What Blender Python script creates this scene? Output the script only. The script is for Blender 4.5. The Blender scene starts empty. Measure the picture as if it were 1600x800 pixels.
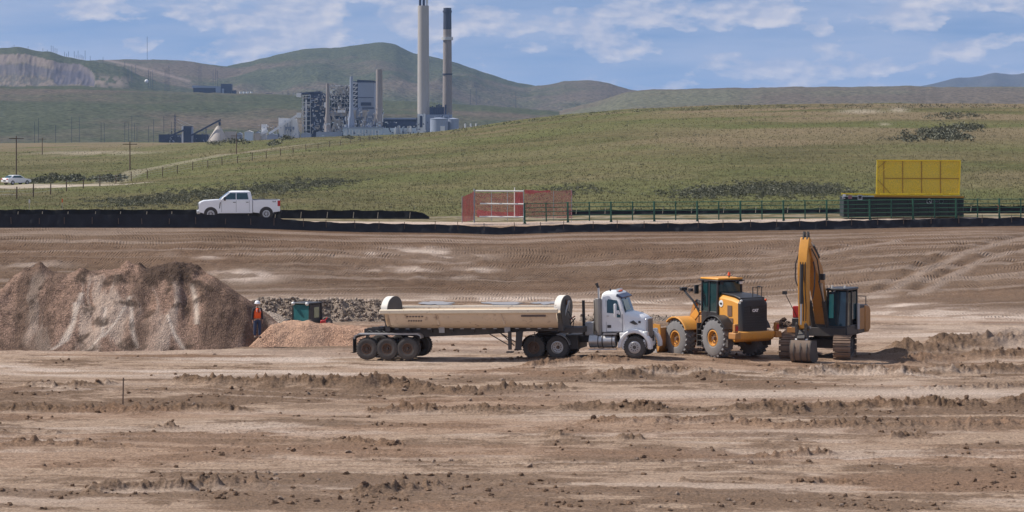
import bpy, math, random
import numpy as np
from mathutils import Vector, Matrix
SC = bpy.context.scene
COL = SC.collection
R = math.radians
random.seed(7)
RNG = np.random.default_rng(7)

# ------------------------------------------------------------------ camera, light, exposure
F, H, YH = 4200.0, 10.55, 205.0          # focal length in photo pixels, eye height above the pit floor, horizon row
cam_d = bpy.data.cameras.new('camera'); cam = bpy.data.objects.new('camera', cam_d); COL.objects.link(cam)
cam.location = (0, 0, H); cam.rotation_euler = (R(90), 0, 0)
cam_d.sensor_fit = 'HORIZONTAL'; cam_d.sensor_width = 36; cam_d.lens = F/1600*36
cam_d.shift_y = -(400-YH)/1600
cam_d.clip_start = 1; cam_d.clip_end = 60000
SC.camera = cam
SUN_EL, SUN_AZ = R(49), R(-79)           # azimuth from +Y (the view direction) towards +X
sd = Vector((math.sin(SUN_AZ)*math.cos(SUN_EL), math.cos(SUN_AZ)*math.cos(SUN_EL), math.sin(SUN_EL)))
sl = bpy.data.lights.new('sun', 'SUN'); sl.energy = 5.0; sl.angle = R(0.5); sl.color = (1, .94, .86)
so = bpy.data.objects.new('sun', sl); COL.objects.link(so); so.rotation_euler = sd.to_track_quat('Z', 'Y').to_euler()
SC.view_settings.view_transform = 'Standard'; SC.view_settings.look = 'None'
SC.view_settings.exposure = 0.10; SC.view_settings.gamma = 1
SC.render.engine = 'CYCLES'
SC.cycles.use_denoising = True
SC.cycles.max_bounces = 6; SC.cycles.volume_bounces = 1; SC.cycles.transparent_max_bounces = 12

W = bpy.data.worlds.new('World'); SC.world = W; W.use_nodes = True
nt = W.node_tree; nt.nodes.clear()
def N(t, ty, **k):
    n = t.nodes.new(ty)
    for a, b in k.items():
        if a.startswith('i_'): n.inputs[int(a[2:])].default_value = b
        else: setattr(n, a, b)
    return n
def ramp(t, stops, interp='LINEAR'):
    n = t.nodes.new('ShaderNodeValToRGB'); n.color_ramp.interpolation = interp
    el = n.color_ramp.elements
    while len(el) < len(stops): el.new(0.5)
    for e, (p, c) in zip(el, stops):
        e.position = p; e.color = (*c, 1) if hasattr(c, '__len__') else (c, c, c, 1)
    return n
def world():
    t = nt; L = t.links.new
    sky = N(t, 'ShaderNodeTexSky', sky_type='NISHITA', sun_disc=False, sun_elevation=SUN_EL, sun_rotation=SUN_AZ,
            altitude=2100, air_density=1.0, dust_density=0.25, ozone_density=2.0)
    tc = N(t, 'ShaderNodeTexCoord')
    up = N(t, 'ShaderNodeVectorMath', operation='ADD'); up.inputs[1].default_value = (0, 0, .10)
    L(tc.outputs['Generated'], up.inputs[0]); L(up.outputs[0], sky.inputs[0])
    def noise(scale, off, det, rough, dist=0.0):
        m = N(t, 'ShaderNodeMapping'); m.inputs['Scale'].default_value = scale; m.inputs['Location'].default_value = off
        L(tc.outputs['Generated'], m.inputs[0])
        n = N(t, 'ShaderNodeTexNoise'); n.inputs['Scale'].default_value = 1; n.inputs['Detail'].default_value = det
        n.inputs['Roughness'].default_value = rough; n.inputs['Distortion'].default_value = dist
        L(m.outputs[0], n.inputs[0]); return n
    off = (3.1, 1.7, 5.3)
    puff = noise((36, 36, 84), off, 9, .52, .0)
    veil = noise((12, 12, 90), (8, 2, 1), 5, .55)
    lit = noise((36, 36, 84), (off[0]+.09, off[1], off[2]-.13), 9, .52, .0)
    mk = ramp(t, [(.47, 0), (.525, .6), (.59, 1)], 'EASE'); L(puff.outputs[0], mk.inputs[0])
    vk = ramp(t, [(.32, .22), (.62, .80)]); L(veil.outputs[0], vk.inputs[0])
    # a cloud's lit shoulder: density here minus density towards the sun
    df = N(t, 'ShaderNodeMath', operation='SUBTRACT'); L(puff.outputs[0], df.inputs[0]); L(lit.outputs[0], df.inputs[1])
    dk = N(t, 'ShaderNodeMapRange'); dk.inputs[1].default_value = -.05; dk.inputs[2].default_value = .12
    L(df.outputs[0], dk.inputs[0])
    cc = N(t, 'ShaderNodeMix', data_type='RGBA'); cc.inputs[6].default_value = (5.4, 6.2, 8.4, 1); cc.inputs[7].default_value = (9.8, 9.4, 9.9, 1)
    L(dk.outputs[0], cc.inputs[0])
    tint = N(t, 'ShaderNodeMix', data_type='RGBA', blend_type='MULTIPLY'); tint.inputs[0].default_value = 1
    tint.inputs[7].default_value = (.84, 1.0, 1.24, 1); L(sky.outputs[0], tint.inputs[6])
    m1 = N(t, 'ShaderNodeMix', data_type='RGBA'); L(vk.outputs[0], m1.inputs[0]); L(tint.outputs[2], m1.inputs[6]); m1.inputs[7].default_value = (5.2, 6.3, 8.8, 1)
    m2 = N(t, 'ShaderNodeMix', data_type='RGBA'); mm = N(t, 'ShaderNodeMath', operation='MULTIPLY'); mm.inputs[1].default_value = .80
    L(mk.outputs[0], mm.inputs[0]); L(mm.outputs[0], m2.inputs[0])
    L(m1.outputs[2], m2.inputs[6]); L(cc.outputs[2], m2.inputs[7])
    bg = N(t, 'ShaderNodeBackground'); bg.inputs[1].default_value = .070
    out = N(t, 'ShaderNodeOutputWorld'); L(m2.outputs[2], bg.inputs[0]); L(bg.outputs[0], out.inputs[0])
world()

# ------------------------------------------------------------------ numpy noise
def _h(ix, iy, s):
    n = ix*374761393 + iy*668265263 + s*974634777
    n = (n ^ (n >> 13))*1274126177
    n &= 0x7fffffff
    n ^= n >> 16
    return (n & 0xffff)/65535.0
def vn(x, y, s=0):
    x = np.asarray(x, float); y = np.asarray(y, float)
    xf = np.floor(x); yf = np.floor(y); ix = xf.astype(np.int64); iy = yf.astype(np.int64)
    a = x-xf; b = y-yf; a = a*a*(3-2*a); b = b*b*(3-2*b)
    return (_h(ix, iy, s)*(1-a)+_h(ix+1, iy, s)*a)*(1-b)+(_h(ix, iy+1, s)*(1-a)+_h(ix+1, iy+1, s)*a)*b
def fbm(x, y, o=4, s=0, g=.5):
    r = 0; a = 1; t = 0
    for i in range(o):
        r = r+a*vn(x*(2.03**i)+i*17.3, y*(2.03**i)-i*9.1, s+i); t += a; a *= g
    return r/t
def rdg(x, y, o=4, s=0):
    r = 0; a = 1; t = 0
    for i in range(o):
        r = r+a*(1-abs(2*vn(x*(2.03**i)+i*5.3, y*(2.03**i)+i*3.1, s+i)-1)); t += a; a *= .5
    return r/t
def sst(a, b, x):
    t = np.clip((x-a)/(b-a), 0, 1); return t*t*(3-2*t)
def ip(x, pts):
    p = sorted(pts); return np.interp(x, [q[0] for q in p], [q[1] for q in p])

# ------------------------------------------------------------------ terrain heights: z(X, Y), pit floor 0
TOP = 188.0
FB = [(-400, 355), (350, 355), (420, 357), (500, 360), (560, 362), (700, 363.5), (780, 366), (900, 362), (1100, 361), (1300, 358), (1400, 355.5), (1600, 352.5), (2100, 352)]
PD = [203, 240, 300, 400, 500, 600, 750, 1000, 1500, 2200, 3200]
PU = [-500, 0, 200, 400, 500, 600, 700, 800, 900, 1000, 1200, 1400, 1600, 2200]
PY = np.array([[338,322,305,289,272,262,252,241,231,224,227],[338,322,305,290,272,262,251,240,230,224,227],[338,318,300,284,268,257,246,234,227,222.5,227],
 [338,315,292,265,250,240,230,220,222,225,228],[338,314,289,260,243,232,222,215,218,224,228],[338,312,285,255,236,225,216,213,217,224,228],
 [338,309,280,248,228,215,206,205,212,222,228],[338,306,274,240,218,204,192,190,200,217,228],[336,303,268,232,208,192,178,178,190,213,228],
 [335,300,262,226,200,184,171,171,184,210,228],[334,297,258,220,194,178,164.5,165,180,206,228],[333,295,256,218,192,176,163,163,178,205,228],
 [333,295,256,218,192,177,164,164,178,205,228],[333,295,256,218,192,177,164,164,178,205,228]], float)
_gu = np.arange(-500, 2201, 10.0); _gl = np.linspace(math.log(203), math.log(3200), 240)
_t = np.array([np.interp(_gl, np.log(PD), r) for r in PY])                 # y(u, logd)
_t = np.array([np.interp(_gu, PU, _t[:, j]) for j in range(len(_gl))]).T
_PZ = H-(_t-YH)*np.exp(_gl)[None, :]/F
for _ in range(5):
    _p = np.pad(_PZ, ((3, 3), (0, 0)), 'edge'); _PZ = (_p[:-6]+_p[1:-5]+_p[2:-4]+_p[3:-3]+_p[4:-2]+_p[5:-1]+_p[6:])/7
    _q = np.pad(_PZ, ((0, 0), (2, 2)), 'edge'); _q = (_q[:, :-4]+_q[:, 1:-3]+_q[:, 2:-2]+_q[:, 3:-1]+_q[:, 4:])/5
    w = np.clip(np.arange(len(_gl))/8.0, 0, 1)[None, :]; _PZ = _PZ*(1-w)+_q*w
def prairie_z(X, Y):
    u = np.clip(800+F*X/Y, -499, 2199); l = np.clip(np.log(np.maximum(Y, 1)), _gl[0], _gl[-1]-1e-6)
    a = (u+500)/10; b = (l-_gl[0])/(_gl[1]-_gl[0])
    i = np.minimum(a.astype(int), len(_gu)-2); j = np.minimum(b.astype(int), len(_gl)-2); a = a-i; b = b-j
    z = (_PZ[i, j]*(1-a)+_PZ[i+1, j]*a)*(1-b)+(_PZ[i, j+1]*(1-a)+_PZ[i+1, j+1]*a)*b
    k = sst(203, 330, Y)
    return z+k*((fbm(X/45, Y/60, 3, 31)-.5)*1.6*sst(250, 600, Y)+(fbm(X/7, Y/9, 3, 33)-.5)*.35)
def toe(u): return ip(u, [(-400, 167), (900, 166), (1200, 161), (1400, 153), (1600, 149), (2100, 147)])
def plateau_z(X, Y):
    u = 800+F*X/Y
    zt = H-(ip(u, FB)-YH)*TOP/F
    z3 = prairie_z(X, np.full_like(X, 203.0))
    a = sst(TOP-.5, 191.5, Y); k = np.clip((Y-191.5)/11.5, 0, 1)
    zz = zt*(1-a)+(z3*.6+zt*.4+.12)*a
    return zz*(1-k)+z3*k
BERMS = [(20,250,607,600,.16,.5),(235,680,600,605,.42,.7),(800,1000,580,573,.22,.5),(870,1620,592,576,.34,.8),(1375,1680,552,536,.62,1.5),(1440,1680,538,530,.60,1.3),(1390,1680,566,556,.35,1.3),(640,1010,565,567,.10,.5),
 (560,1060,640,642,.26,.6),(1120,1620,644,632,.34,.8),(900,1640,664,668,.16,.6),(-20,400,640,642,.14,.5),(-20,300,676,672,.12,.4),(130,430,772,757,.24,.35),
 (540,700,770,762,.22,.35),(740,860,752,754,.18,.35),(1120,1310,724,710,.18,.35),(1380,1640,682,668,.16,.4),(0,220,700,706,.13,.3),(440,640,690,700,.12,.3),
 (840,1020,684,686,.2,.35),(300,430,716,722,.18,.3),(1050,1350,752,760,.1,.3),(1220,1620,612,606,.12,.5),(560,760,606,612,.24,.6),(740,900,612,608,.18,.5)]
def fd(y): return F*H/(y-YH)
def floor_base(X, Y):
    u = 800+F*X/Y
    z = (fbm(X/14, Y/9, 3, 3)-.5)*.30+(fbm(X/5, Y/2.2, 3, 4)-.5)*.10
    z = z*sst(60, 95, Y)
    z = z*(1-.85*np.exp(-((Y-124.5)/6.5)**2)*sst(480, 560, u)*(1-sst(1360, 1430, u)))
    z = z+.25*np.exp(-((u-960)/150)**2)*np.exp(-((Y-121.5)/5.0)**2)
    return z
def floor_parts(X, Y):
    """height of the pit floor, and how freshly turned / crusted the soil is"""
    u = 800+F*X/Y
    z = floor_base(X, Y)
    m = sst(.50, .59, fbm(X/7+3+Y*.05, Y/3.0, 6, 11, .62))*.90
    m = np.maximum(m, sst(.52, .64, fbm(X/2.0, Y/1.5, 6, 12, .68))*.85)
    bandy = np.exp(-((Y-(108.5+1.5*np.sin(X/7)))/5.5)**2); m = np.maximum(m, bandy*sst(.45, .60, fbm(X/4+9, Y/2.4, 6, 13, .66))*.95)
    bm = 0*z
    for (u0, u1, y0, y1, h, w) in BERMS:
        yy = y0+(y1-y0)*(u-u0)/(u1-u0); dd = fd(yy)+(fbm(X/3.5, np.zeros_like(X)+y0, 4, 15)-.5)*3.6
        g = np.exp(-((Y-dd)/w)**2)*sst(u0-12, u0+35, u)*(1-sst(u1-35, u1+12, u))
        nn = fbm(X*.8, Y*.5, 3, int(y0))
        brk = sst(.30, .52, fbm(X/2.6, Y/2+y0, 3, 19)); brk = np.maximum(brk, .75*(h > .5)); z = z+g*h*(.2+1.1*nn)*brk; bm = np.maximum(bm, np.minimum(1, g*1.5)*brk); m = np.maximum(m, np.minimum(1, g*1.6)*(.35+.65*brk))
    lane = np.maximum(np.exp(-((Y-(137+2.0*np.sin(X/11)))/3.2)**2), np.exp(-((Y-107.5)/1.7)**2)*sst(700, 1050, u)*.8)
    lane = np.maximum(lane, sst(146, 153, Y)*(1-sst(158, 164, Y))*.8)
    m = m*(1-.85*lane)*(1-.12*(1-sst(93, 103, Y)))
    whit = sst(112, 118, Y)*(1-sst(126, 131, Y))*(1-sst(500, 950, u))*sst(.38, .6, fbm(X/9, Y/1.6, 4, 28)); m = m*(1-.7*whit); lane = np.maximum(lane, whit)
    far = 1-sst(150, 168, Y)*.8
    c = rdg(X*1.5, Y*1.2, 4, 21); f1 = fbm(X*5.5, Y*4.0, 3, 22)
    site = 1-.7*np.exp(-((Y-124.5)/4.0)**2)*sst(500, 560, u)*(1-sst(1345, 1400, u))
    rel = m*(.20+.80*bm)*site
    z = z+rel*far*((c-.55)*.17+np.maximum(f1-.47, 0)*.55+(rdg(X*7, Y*5, 3, 23)-.6)*.13)
    z = z+(fbm(X*3, Y*2, 3, 24)-.5)*.035
    for (yc, sa, sb, amp) in ((582, 6, 10, 1), (598, -14, 4, .7), (628, 10, -12, .9), (668, -16, 10, .9), (694, 14, 6, .8), (738, -10, -14, .9)):
        q = (u-800)/800; D = Y-fd(yc+sa*q+sb*q*q)
        for off in (0, 1.95):
            e = (D-off)+.12*(fbm(X/1.7, 0*X+yc, 2, 29)-.5); gk = amp*np.exp(-(e/.20)**2)*sst(.35, .5, fbm(X/8, 0*X+yc, 2, 30))
            z = z-.07*gk+.035*amp*np.exp(-((abs(e)-.36)/.12)**2); m = m*(1-.7*gk); lane = np.maximum(lane, .7*gk)
    # wheel ruts running along the site
    r = np.sin((Y+.35*np.sin(X/6.0)+.02*X)*2*math.pi/1.45)
    rm = sst(.5, .62, fbm(X/16, Y/4.5, 2, 27))*(1-m)
    z = z-.05*rm*sst(.5, .95, r)
    return z, m, lane
def emb_parts(X, Y):
    u = 800+F*X/Y; tY = toe(u)
    zt = H-(ip(u, FB)-YH)*TOP/F
    t = np.clip((Y-tY)/(TOP-tY), 0, 1)
    z = zt*(.55*t+.45*t*t*(3-2*t))+floor_base(X, Y)*(1-t)
    return z, t
TR = [[(1375,452),(1410,430),(1450,410),(1500,390),(1560,374),(1640,360)],[(1425,455),(1465,430),(1510,408),(1560,393),(1640,380)],[(1270,396),(1300,388),(1350,380),(1380,376)]]
def ground_z(X, Y, detail=False):
    X = np.atleast_1d(np.asarray(X, float)); Y = np.atleast_1d(np.asarray(Y, float))
    u = 800+F*X/Y
    zf = floor_parts(X, Y)[0] if detail else floor_base(X, Y)
    ze, t = emb_parts(X, Y)
    return np.where(Y < toe(u), zf, np.where(Y < TOP, ze, np.where(Y < 203, plateau_z(X, Y), prairie_z(X, Y))))
def gz(x, y, detail=False): return float(ground_z(x, y, detail)[0])
_dm = np.concatenate([np.arange(60, 260, .5), np.arange(260, 3200, 3.0)])
def gp(u, y):
    """the nearest ground point that the photograph shows at (u, y)"""
    X = (u-800)*_dm/F; Z = ground_z(X, _dm); yy = YH+F*(H-Z)/_dm
    k = np.nonzero(yy <= y)[0]; k = k[0] if len(k) else len(_dm)-1
    if k > 0:
        a = (yy[k-1]-y)/max(1e-9, yy[k-1]-yy[k]); d = _dm[k-1]+(_dm[k]-_dm[k-1])*min(1, max(0, a))
    else: d = _dm[0]
    x = (u-800)*d/F
    return Vector((x, d, gz(x, d)))
def at(u, y, d): return Vector(((u-800)*d/F, d, H-(y-YH)*d/F))

# ------------------------------------------------------------------ object helpers
def tag(o, label=None, cat=None, group=None, kind=None):
    if label: o['label'] = label
    if cat: o['category'] = cat
    if group: o['group'] = group
    if kind: o['kind'] = kind
    return o
def thing(name, label, cat, loc=(0, 0, 0), rz=0, group=None, rot=None):
    o = bpy.data.objects.new(name, None); COL.objects.link(o); o.empty_display_size = .3
    o.location = loc; o.rotation_euler = rot or (0, 0, rz)
    return tag(o, label, cat, group)
def empty(name, parent, loc=(0, 0, 0)):
    o = bpy.data.objects.new(name, None); COL.objects.link(o); o.parent = parent; o.location = loc; return o
def npmesh(name, V, Fq, mat, parent=None, attrs=None, smooth=True):
    """V (n,3), Fq (m,k) -> one mesh object"""
    me = bpy.data.meshes.new(name); V = np.ascontiguousarray(V, np.float32); Fq = np.ascontiguousarray(Fq, np.int32)
    k = Fq.shape[1]; me.vertices.add(len(V)); me.vertices.foreach_set('co', V.ravel())
    me.loops.add(Fq.size); me.loops.foreach_set('vertex_index', Fq.ravel())
    me.polygons.add(len(Fq)); me.polygons.foreach_set('loop_start', np.arange(0, Fq.size, k, dtype=np.int32))
    me.polygons.foreach_set('loop_total', np.full(len(Fq), k, np.int32))
    me.polygons.foreach_set('use_smooth', np.full(len(Fq), smooth, bool))
    me.update(calc_edges=True)
    for nme, arr in (attrs or {}).items():
        a = me.attributes.new(nme, 'FLOAT', 'POINT'); a.data.foreach_set('value', np.ascontiguousarray(arr, np.float32).ravel())
    me.materials.append(mat)
    o = bpy.data.objects.new(name, me); COL.objects.link(o); o.parent = parent
    return o
def gridmesh(name, X, Y, Z, mat, attrs=None, parent=None):
    n, m = X.shape; V = np.stack([X, Y, Z], -1).reshape(-1, 3)
    i = np.arange(n-1)[:, None]*m+np.arange(m-1)[None, :]
    Fq = np.stack([i, i+1, i+m+1, i+m], -1).reshape(-1, 4)
    return npmesh(name, V, Fq, mat, parent, attrs)
class MB:
    def __init__(s): s.v = []; s.f = []
    def add(s, v, f):
        b = len(s.v); s.v += [tuple(p) for p in v]; s.f += [tuple(i+b for i in q) for q in f]; return s
    def box(s, c, d, rot=None, taper=None):
        x, y, z = d[0]/2, d[1]/2, d[2]/2; tx, ty = taper or (1, 1)
        P = [Vector((a*x*(tx if cc > 0 else 1), b*y*(ty if cc > 0 else 1), cc*z)) for cc in (-1, 1) for a, b in ((-1, -1), (1, -1), (1, 1), (-1, 1))]
        if rot is not None:
            M = rot if isinstance(rot, Matrix) else Matrix.Rotation(rot, 3, 'Z'); P = [M @ p for p in P]
        C = Vector(c)
        return s.add([p+C for p in P], [(3, 2, 1, 0), (4, 5, 6, 7), (0, 1, 5, 4), (1, 2, 6, 5), (2, 3, 7, 6), (3, 0, 4, 7)])
    def bb(s, a, b): return s.box([(a[i]+b[i])/2 for i in range(3)], [abs(b[i]-a[i]) for i in range(3)])
    def cyl(s, a, b, r, r2=None, n=12, caps=True):
        a = Vector(a); b = Vector(b); r2 = r if r2 is None else r2; d = (b-a).normalized()
        e = d.orthogonal().normalized(); g = d.cross(e)
        P = [a+(e*math.cos(2*math.pi*i/n)+g*math.sin(2*math.pi*i/n))*r for i in range(n)]+[b+(e*math.cos(2*math.pi*i/n)+g*math.sin(2*math.pi*i/n))*r2 for i in range(n)]
        f = [(i, (i+1) % n, n+(i+1) % n, n+i) for i in range(n)]
        if caps: f += [tuple(range(n-1, -1, -1)), tuple(range(n, 2*n))]
        return s.add(P, f)
    def bar(s, a, b, w, h=None):
        a = Vector(a); b = Vector(b); h = h or w; d = (b-a); L = d.length; d.normalize()
        up = Vector((0, 0, 1)) if abs(d.z) < .95 else Vector((0, 1, 0)); y = up.cross(d).normalized(); z = d.cross(y)
        M = Matrix((d, y, z)).transposed()
        return s.box((a+b)/2, (L, w, h), M)
    def tube(s, pts, r, n=6):
        for a, b in zip(pts[:-1], pts[1:]): s.cyl(a, b, r, n=n)
        return s
    def prism(s, poly, lo, hi, axis='y', inset=0):
        """a polygon in the plane across the axis, extruded from lo to hi"""
        n = len(poly)
        def m(p, t):
            if axis == 'y': return (p[0], t, p[1])
            if axis == 'x': return (t, p[0], p[1])
            return (p[0], p[1], t)
        f = [tuple(range(n)), tuple(range(2*n-1, n-1, -1))]+[(i, n+i, n+(i+1) % n, (i+1) % n) for i in range(n)]
        return s.add([m(p, lo) for p in poly]+[m(p, hi) for p in poly], f)
    def loft(s, secs, close=True, caps=True):
        """rings of equal length joined one after the other"""
        n = len(secs[0]); v = [p for q in secs for p in q]; f = []
        for k in range(len(secs)-1):
            for i in range(n if close else n-1): f.append((k*n+i, k*n+(i+1) % n, (k+1)*n+(i+1) % n, (k+1)*n+i))
        if caps and close: f += [tuple(range(n-1, -1, -1)), tuple(range((len(secs)-1)*n, len(secs)*n))]
        return s.add(v, f)
    def lathe(s, prof, c, n=24, axis='y'):
        """profile of (radius, along) turned about an axis"""
        C = Vector(c); v = []; f = []; m = len(prof)
        for i in range(n):
            a = 2*math.pi*i/n; ca, sa = math.cos(a), math.sin(a)
            for r, t in prof:
                v.append(C+(Vector((r*ca, t, r*sa)) if axis == 'y' else Vector((r*ca, r*sa, t)) if axis == 'z' else Vector((t, r*ca, r*sa))))
        for i in range(n):
            for j in range(m-1): f.append((i*m+j, i*m+j+1, ((i+1) % n)*m+j+1, ((i+1) % n)*m+j))
        return s.add(v, f)
    def ball(s, c, r, n=10, m=7, sc=(1, 1, 1)):
        v = []; C = Vector(c)
        for j in range(1, m):
            for i in range(n):
                a = 2*math.pi*i/n; b = math.pi*j/m
                v.append(C+Vector((math.sin(b)*math.cos(a)*r*sc[0], math.sin(b)*math.sin(a)*r*sc[1], math.cos(b)*r*sc[2])))
        f = [(j*n+i, (j+1)*n+i, (j+1)*n+(i+1) % n, j*n+(i+1) % n) for j in range(m-2) for i in range(n)]
        v += [C+Vector((0, 0, r*sc[2])), C-Vector((0, 0, r*sc[2]))]; k = (m-1)*n
        f += [(k, i, (i+1) % n) for i in range(n)]+[(k+1, (m-2)*n+(i+1) % n, (m-2)*n+i) for i in range(n)]
        return s.add(v, f)
    def mesh(s, name, mat, smooth=40):
        me = bpy.data.meshes.new(name); me.from_pydata([tuple(p) for p in s.v], [], s.f); me.materials.append(mat)
        import bmesh
        bm = bmesh.new(); bm.from_mesh(me); bmesh.ops.recalc_face_normals(bm, faces=bm.faces); bm.to_mesh(me); bm.free()
        if smooth:
            me.shade_smooth(); me.set_sharp_from_angle(angle=R(smooth))
        return me
    def build(s, name, mat, parent=None, bevel=0, smooth=40, label=None):
        o = bpy.data.objects.new(name, s.mesh(name, mat, smooth)); COL.objects.link(o); o.parent = parent
        if bevel:
            b = o.modifiers.new('bevel', 'BEVEL'); b.width = bevel; b.segments = 2; b.limit_method = 'ANGLE'; b.angle_limit = R(35); b.harden_normals = False
        if label: o['label'] = label
        return o
def copy_tree(o, parent=None):
    c = o.copy(); COL.objects.link(c); c.parent = parent
    for ch in list(o.children): copy_tree(ch, c)
    return c

# ------------------------------------------------------------------ materials
def newmat(name):
    m = bpy.data.materials.new(name); m.use_nodes = True; t = m.node_tree; t.nodes.clear()
    b = t.nodes.new('ShaderNodeBsdfPrincipled'); o = t.nodes.new('ShaderNodeOutputMaterial'); t.links.new(b.outputs[0], o.inputs[0])
    return m, t, b, t.links.new
def cn(t, L, scale, det=5, rough=.55, vec=None, sc=None, coord='Object'):
    n = t.nodes.new('ShaderNodeTexNoise'); n.inputs['Scale'].default_value = scale; n.inputs['Detail'].default_value = det; n.inputs['Roughness'].default_value = rough
    tc = t.nodes.new('ShaderNodeTexCoord')
    if sc:
        mp = t.nodes.new('ShaderNodeMapping'); mp.inputs['Scale'].default_value = sc; L(tc.outputs[coord], mp.inputs[0]); L(mp.outputs[0], n.inputs[0])
    else: L(tc.outputs[coord], n.inputs[0])
    return n
def mixc(t, L, fac, a, b, blend='MIX'):
    n = t.nodes.new('ShaderNodeMix'); n.data_type = 'RGBA'; n.blend_type = blend
    for k, x in ((0, fac), (6, a), (7, b)):
        if isinstance(x, (int, float)): n.inputs[k].default_value = x
        elif isinstance(x, tuple): n.inputs[k].default_value = (*x, 1)
        else: L(x, n.inputs[k])
    return n.outputs[2]
def math_(t, L, op, a, b=0.0):
    n = t.nodes.new('ShaderNodeMath'); n.operation = op
    for k, x in ((0, a), (1, b)):
        if isinstance(x, (int, float)): n.inputs[k].default_value = x
        else: L(x, n.inputs[k])
    return n.outputs[0]
def attr(t, name):
    n = t.nodes.new('ShaderNodeAttribute'); n.attribute_name = name; return n.outputs['Fac']
def bump(t, L, b, h, dist, st=1.0):
    n = t.nodes.new('ShaderNodeBump'); n.inputs['Strength'].default_value = st; n.inputs['Distance'].default_value = dist
    L(h, n.inputs['Height']); L(n.outputs[0], b.inputs['Normal'])
DUST = (.34, .27, .215)
def paint(name, col, rough=.45, metal=0.0, dust=.35, var=.12, dcol=DUST, low=1.2, scale=2.0, rust=0.0, coat=0.0):
    """painted or bare metal, rubber or plastic with blotchy wear and site dust that thins with height"""
    m, t, b, L = newmat(name)
    n = cn(t, L, scale*1.7, 6, .65); c = mixc(t, L, math_(t, L, 'MULTIPLY', n.outputs[0], 1.0), tuple(x*(1-var) for x in col), tuple(min(1, x*(1+var)) for x in col))
    if rust:
        rn = cn(t, L, scale*2.6, 6, .7); rr = ramp(t, [(.62-rust*.2, 0), (.72, .85)]); L(rn.outputs[0], rr.inputs[0])
        c = mixc(t, L, rr.outputs[0], c, (.17, .075, .035))
    if dust:
        g = t.nodes.new('ShaderNodeNewGeometry'); sp = t.nodes.new('ShaderNodeSeparateXYZ'); L(g.outputs['Position'], sp.inputs[0])
        mr = t.nodes.new('ShaderNodeMapRange'); mr.inputs[1].default_value = low*2.2; mr.inputs[2].default_value = .0; mr.inputs[3].default_value = .25; mr.inputs[4].default_value = 1.0
        L(sp.outputs[2], mr.inputs[0])
        dn = cn(t, L, scale, 5, .6); dr = ramp(t, [(.3, .35), (.7, 1)]); L(dn.outputs[0], dr.inputs[0])
        k = math_(t, L, 'MULTIPLY', math_(t, L, 'MULTIPLY', mr.outputs[0], dr.outputs[0]), dust)
        c = mixc(t, L, k, c, dcol)
        rg = math_(t, L, 'ADD', math_(t, L, 'MULTIPLY', k, .5), rough); L(rg, b.inputs['Roughness'])
    else: b.inputs['Roughness'].default_value = rough
    L(c, b.inputs['Base Color']); b.inputs['Metallic'].default_value = metal
    if coat: b.inputs['Coat Weight'].default_value = coat; b.inputs['Coat Roughness'].default_value = .15
    return m
def glass(name, col=(.02, .05, .06), rough=.06):
    m, t, b, L = newmat(name); n = cn(t, L, 3, 4); L(mixc(t, L, n.outputs[0], col, tuple(x*2.2+.01 for x in col)), b.inputs['Base Color'])
    b.inputs['Roughness'].default_value = rough; b.inputs['Specular IOR Level'].default_value = .8; b.inputs['Metallic'].default_value = .15
    return m
def mesh_net(name, col, alpha):
    m, t, b, L = newmat(name)
    out = [n for n in t.nodes if n.type == 'OUTPUT_MATERIAL'][0]
    n = cn(t, L, 14, 3, .6); r = ramp(t, [(.3, max(0, alpha-.22)), (.7, min(1, alpha+.22))]); L(n.outputs[0], r.inputs[0])
    b.inputs['Base Color'].default_value = (*col, 1); b.inputs['Roughness'].default_value = .7
    tr = t.nodes.new('ShaderNodeBsdfTransparent'); mx = t.nodes.new('ShaderNodeMixShader')
    L(r.outputs[0], mx.inputs[0]); L(tr.outputs[0], mx.inputs[1]); L(b.outputs[0], mx.inputs[2]); L(mx.outputs[0], out.inputs[0])
    return m

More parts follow.
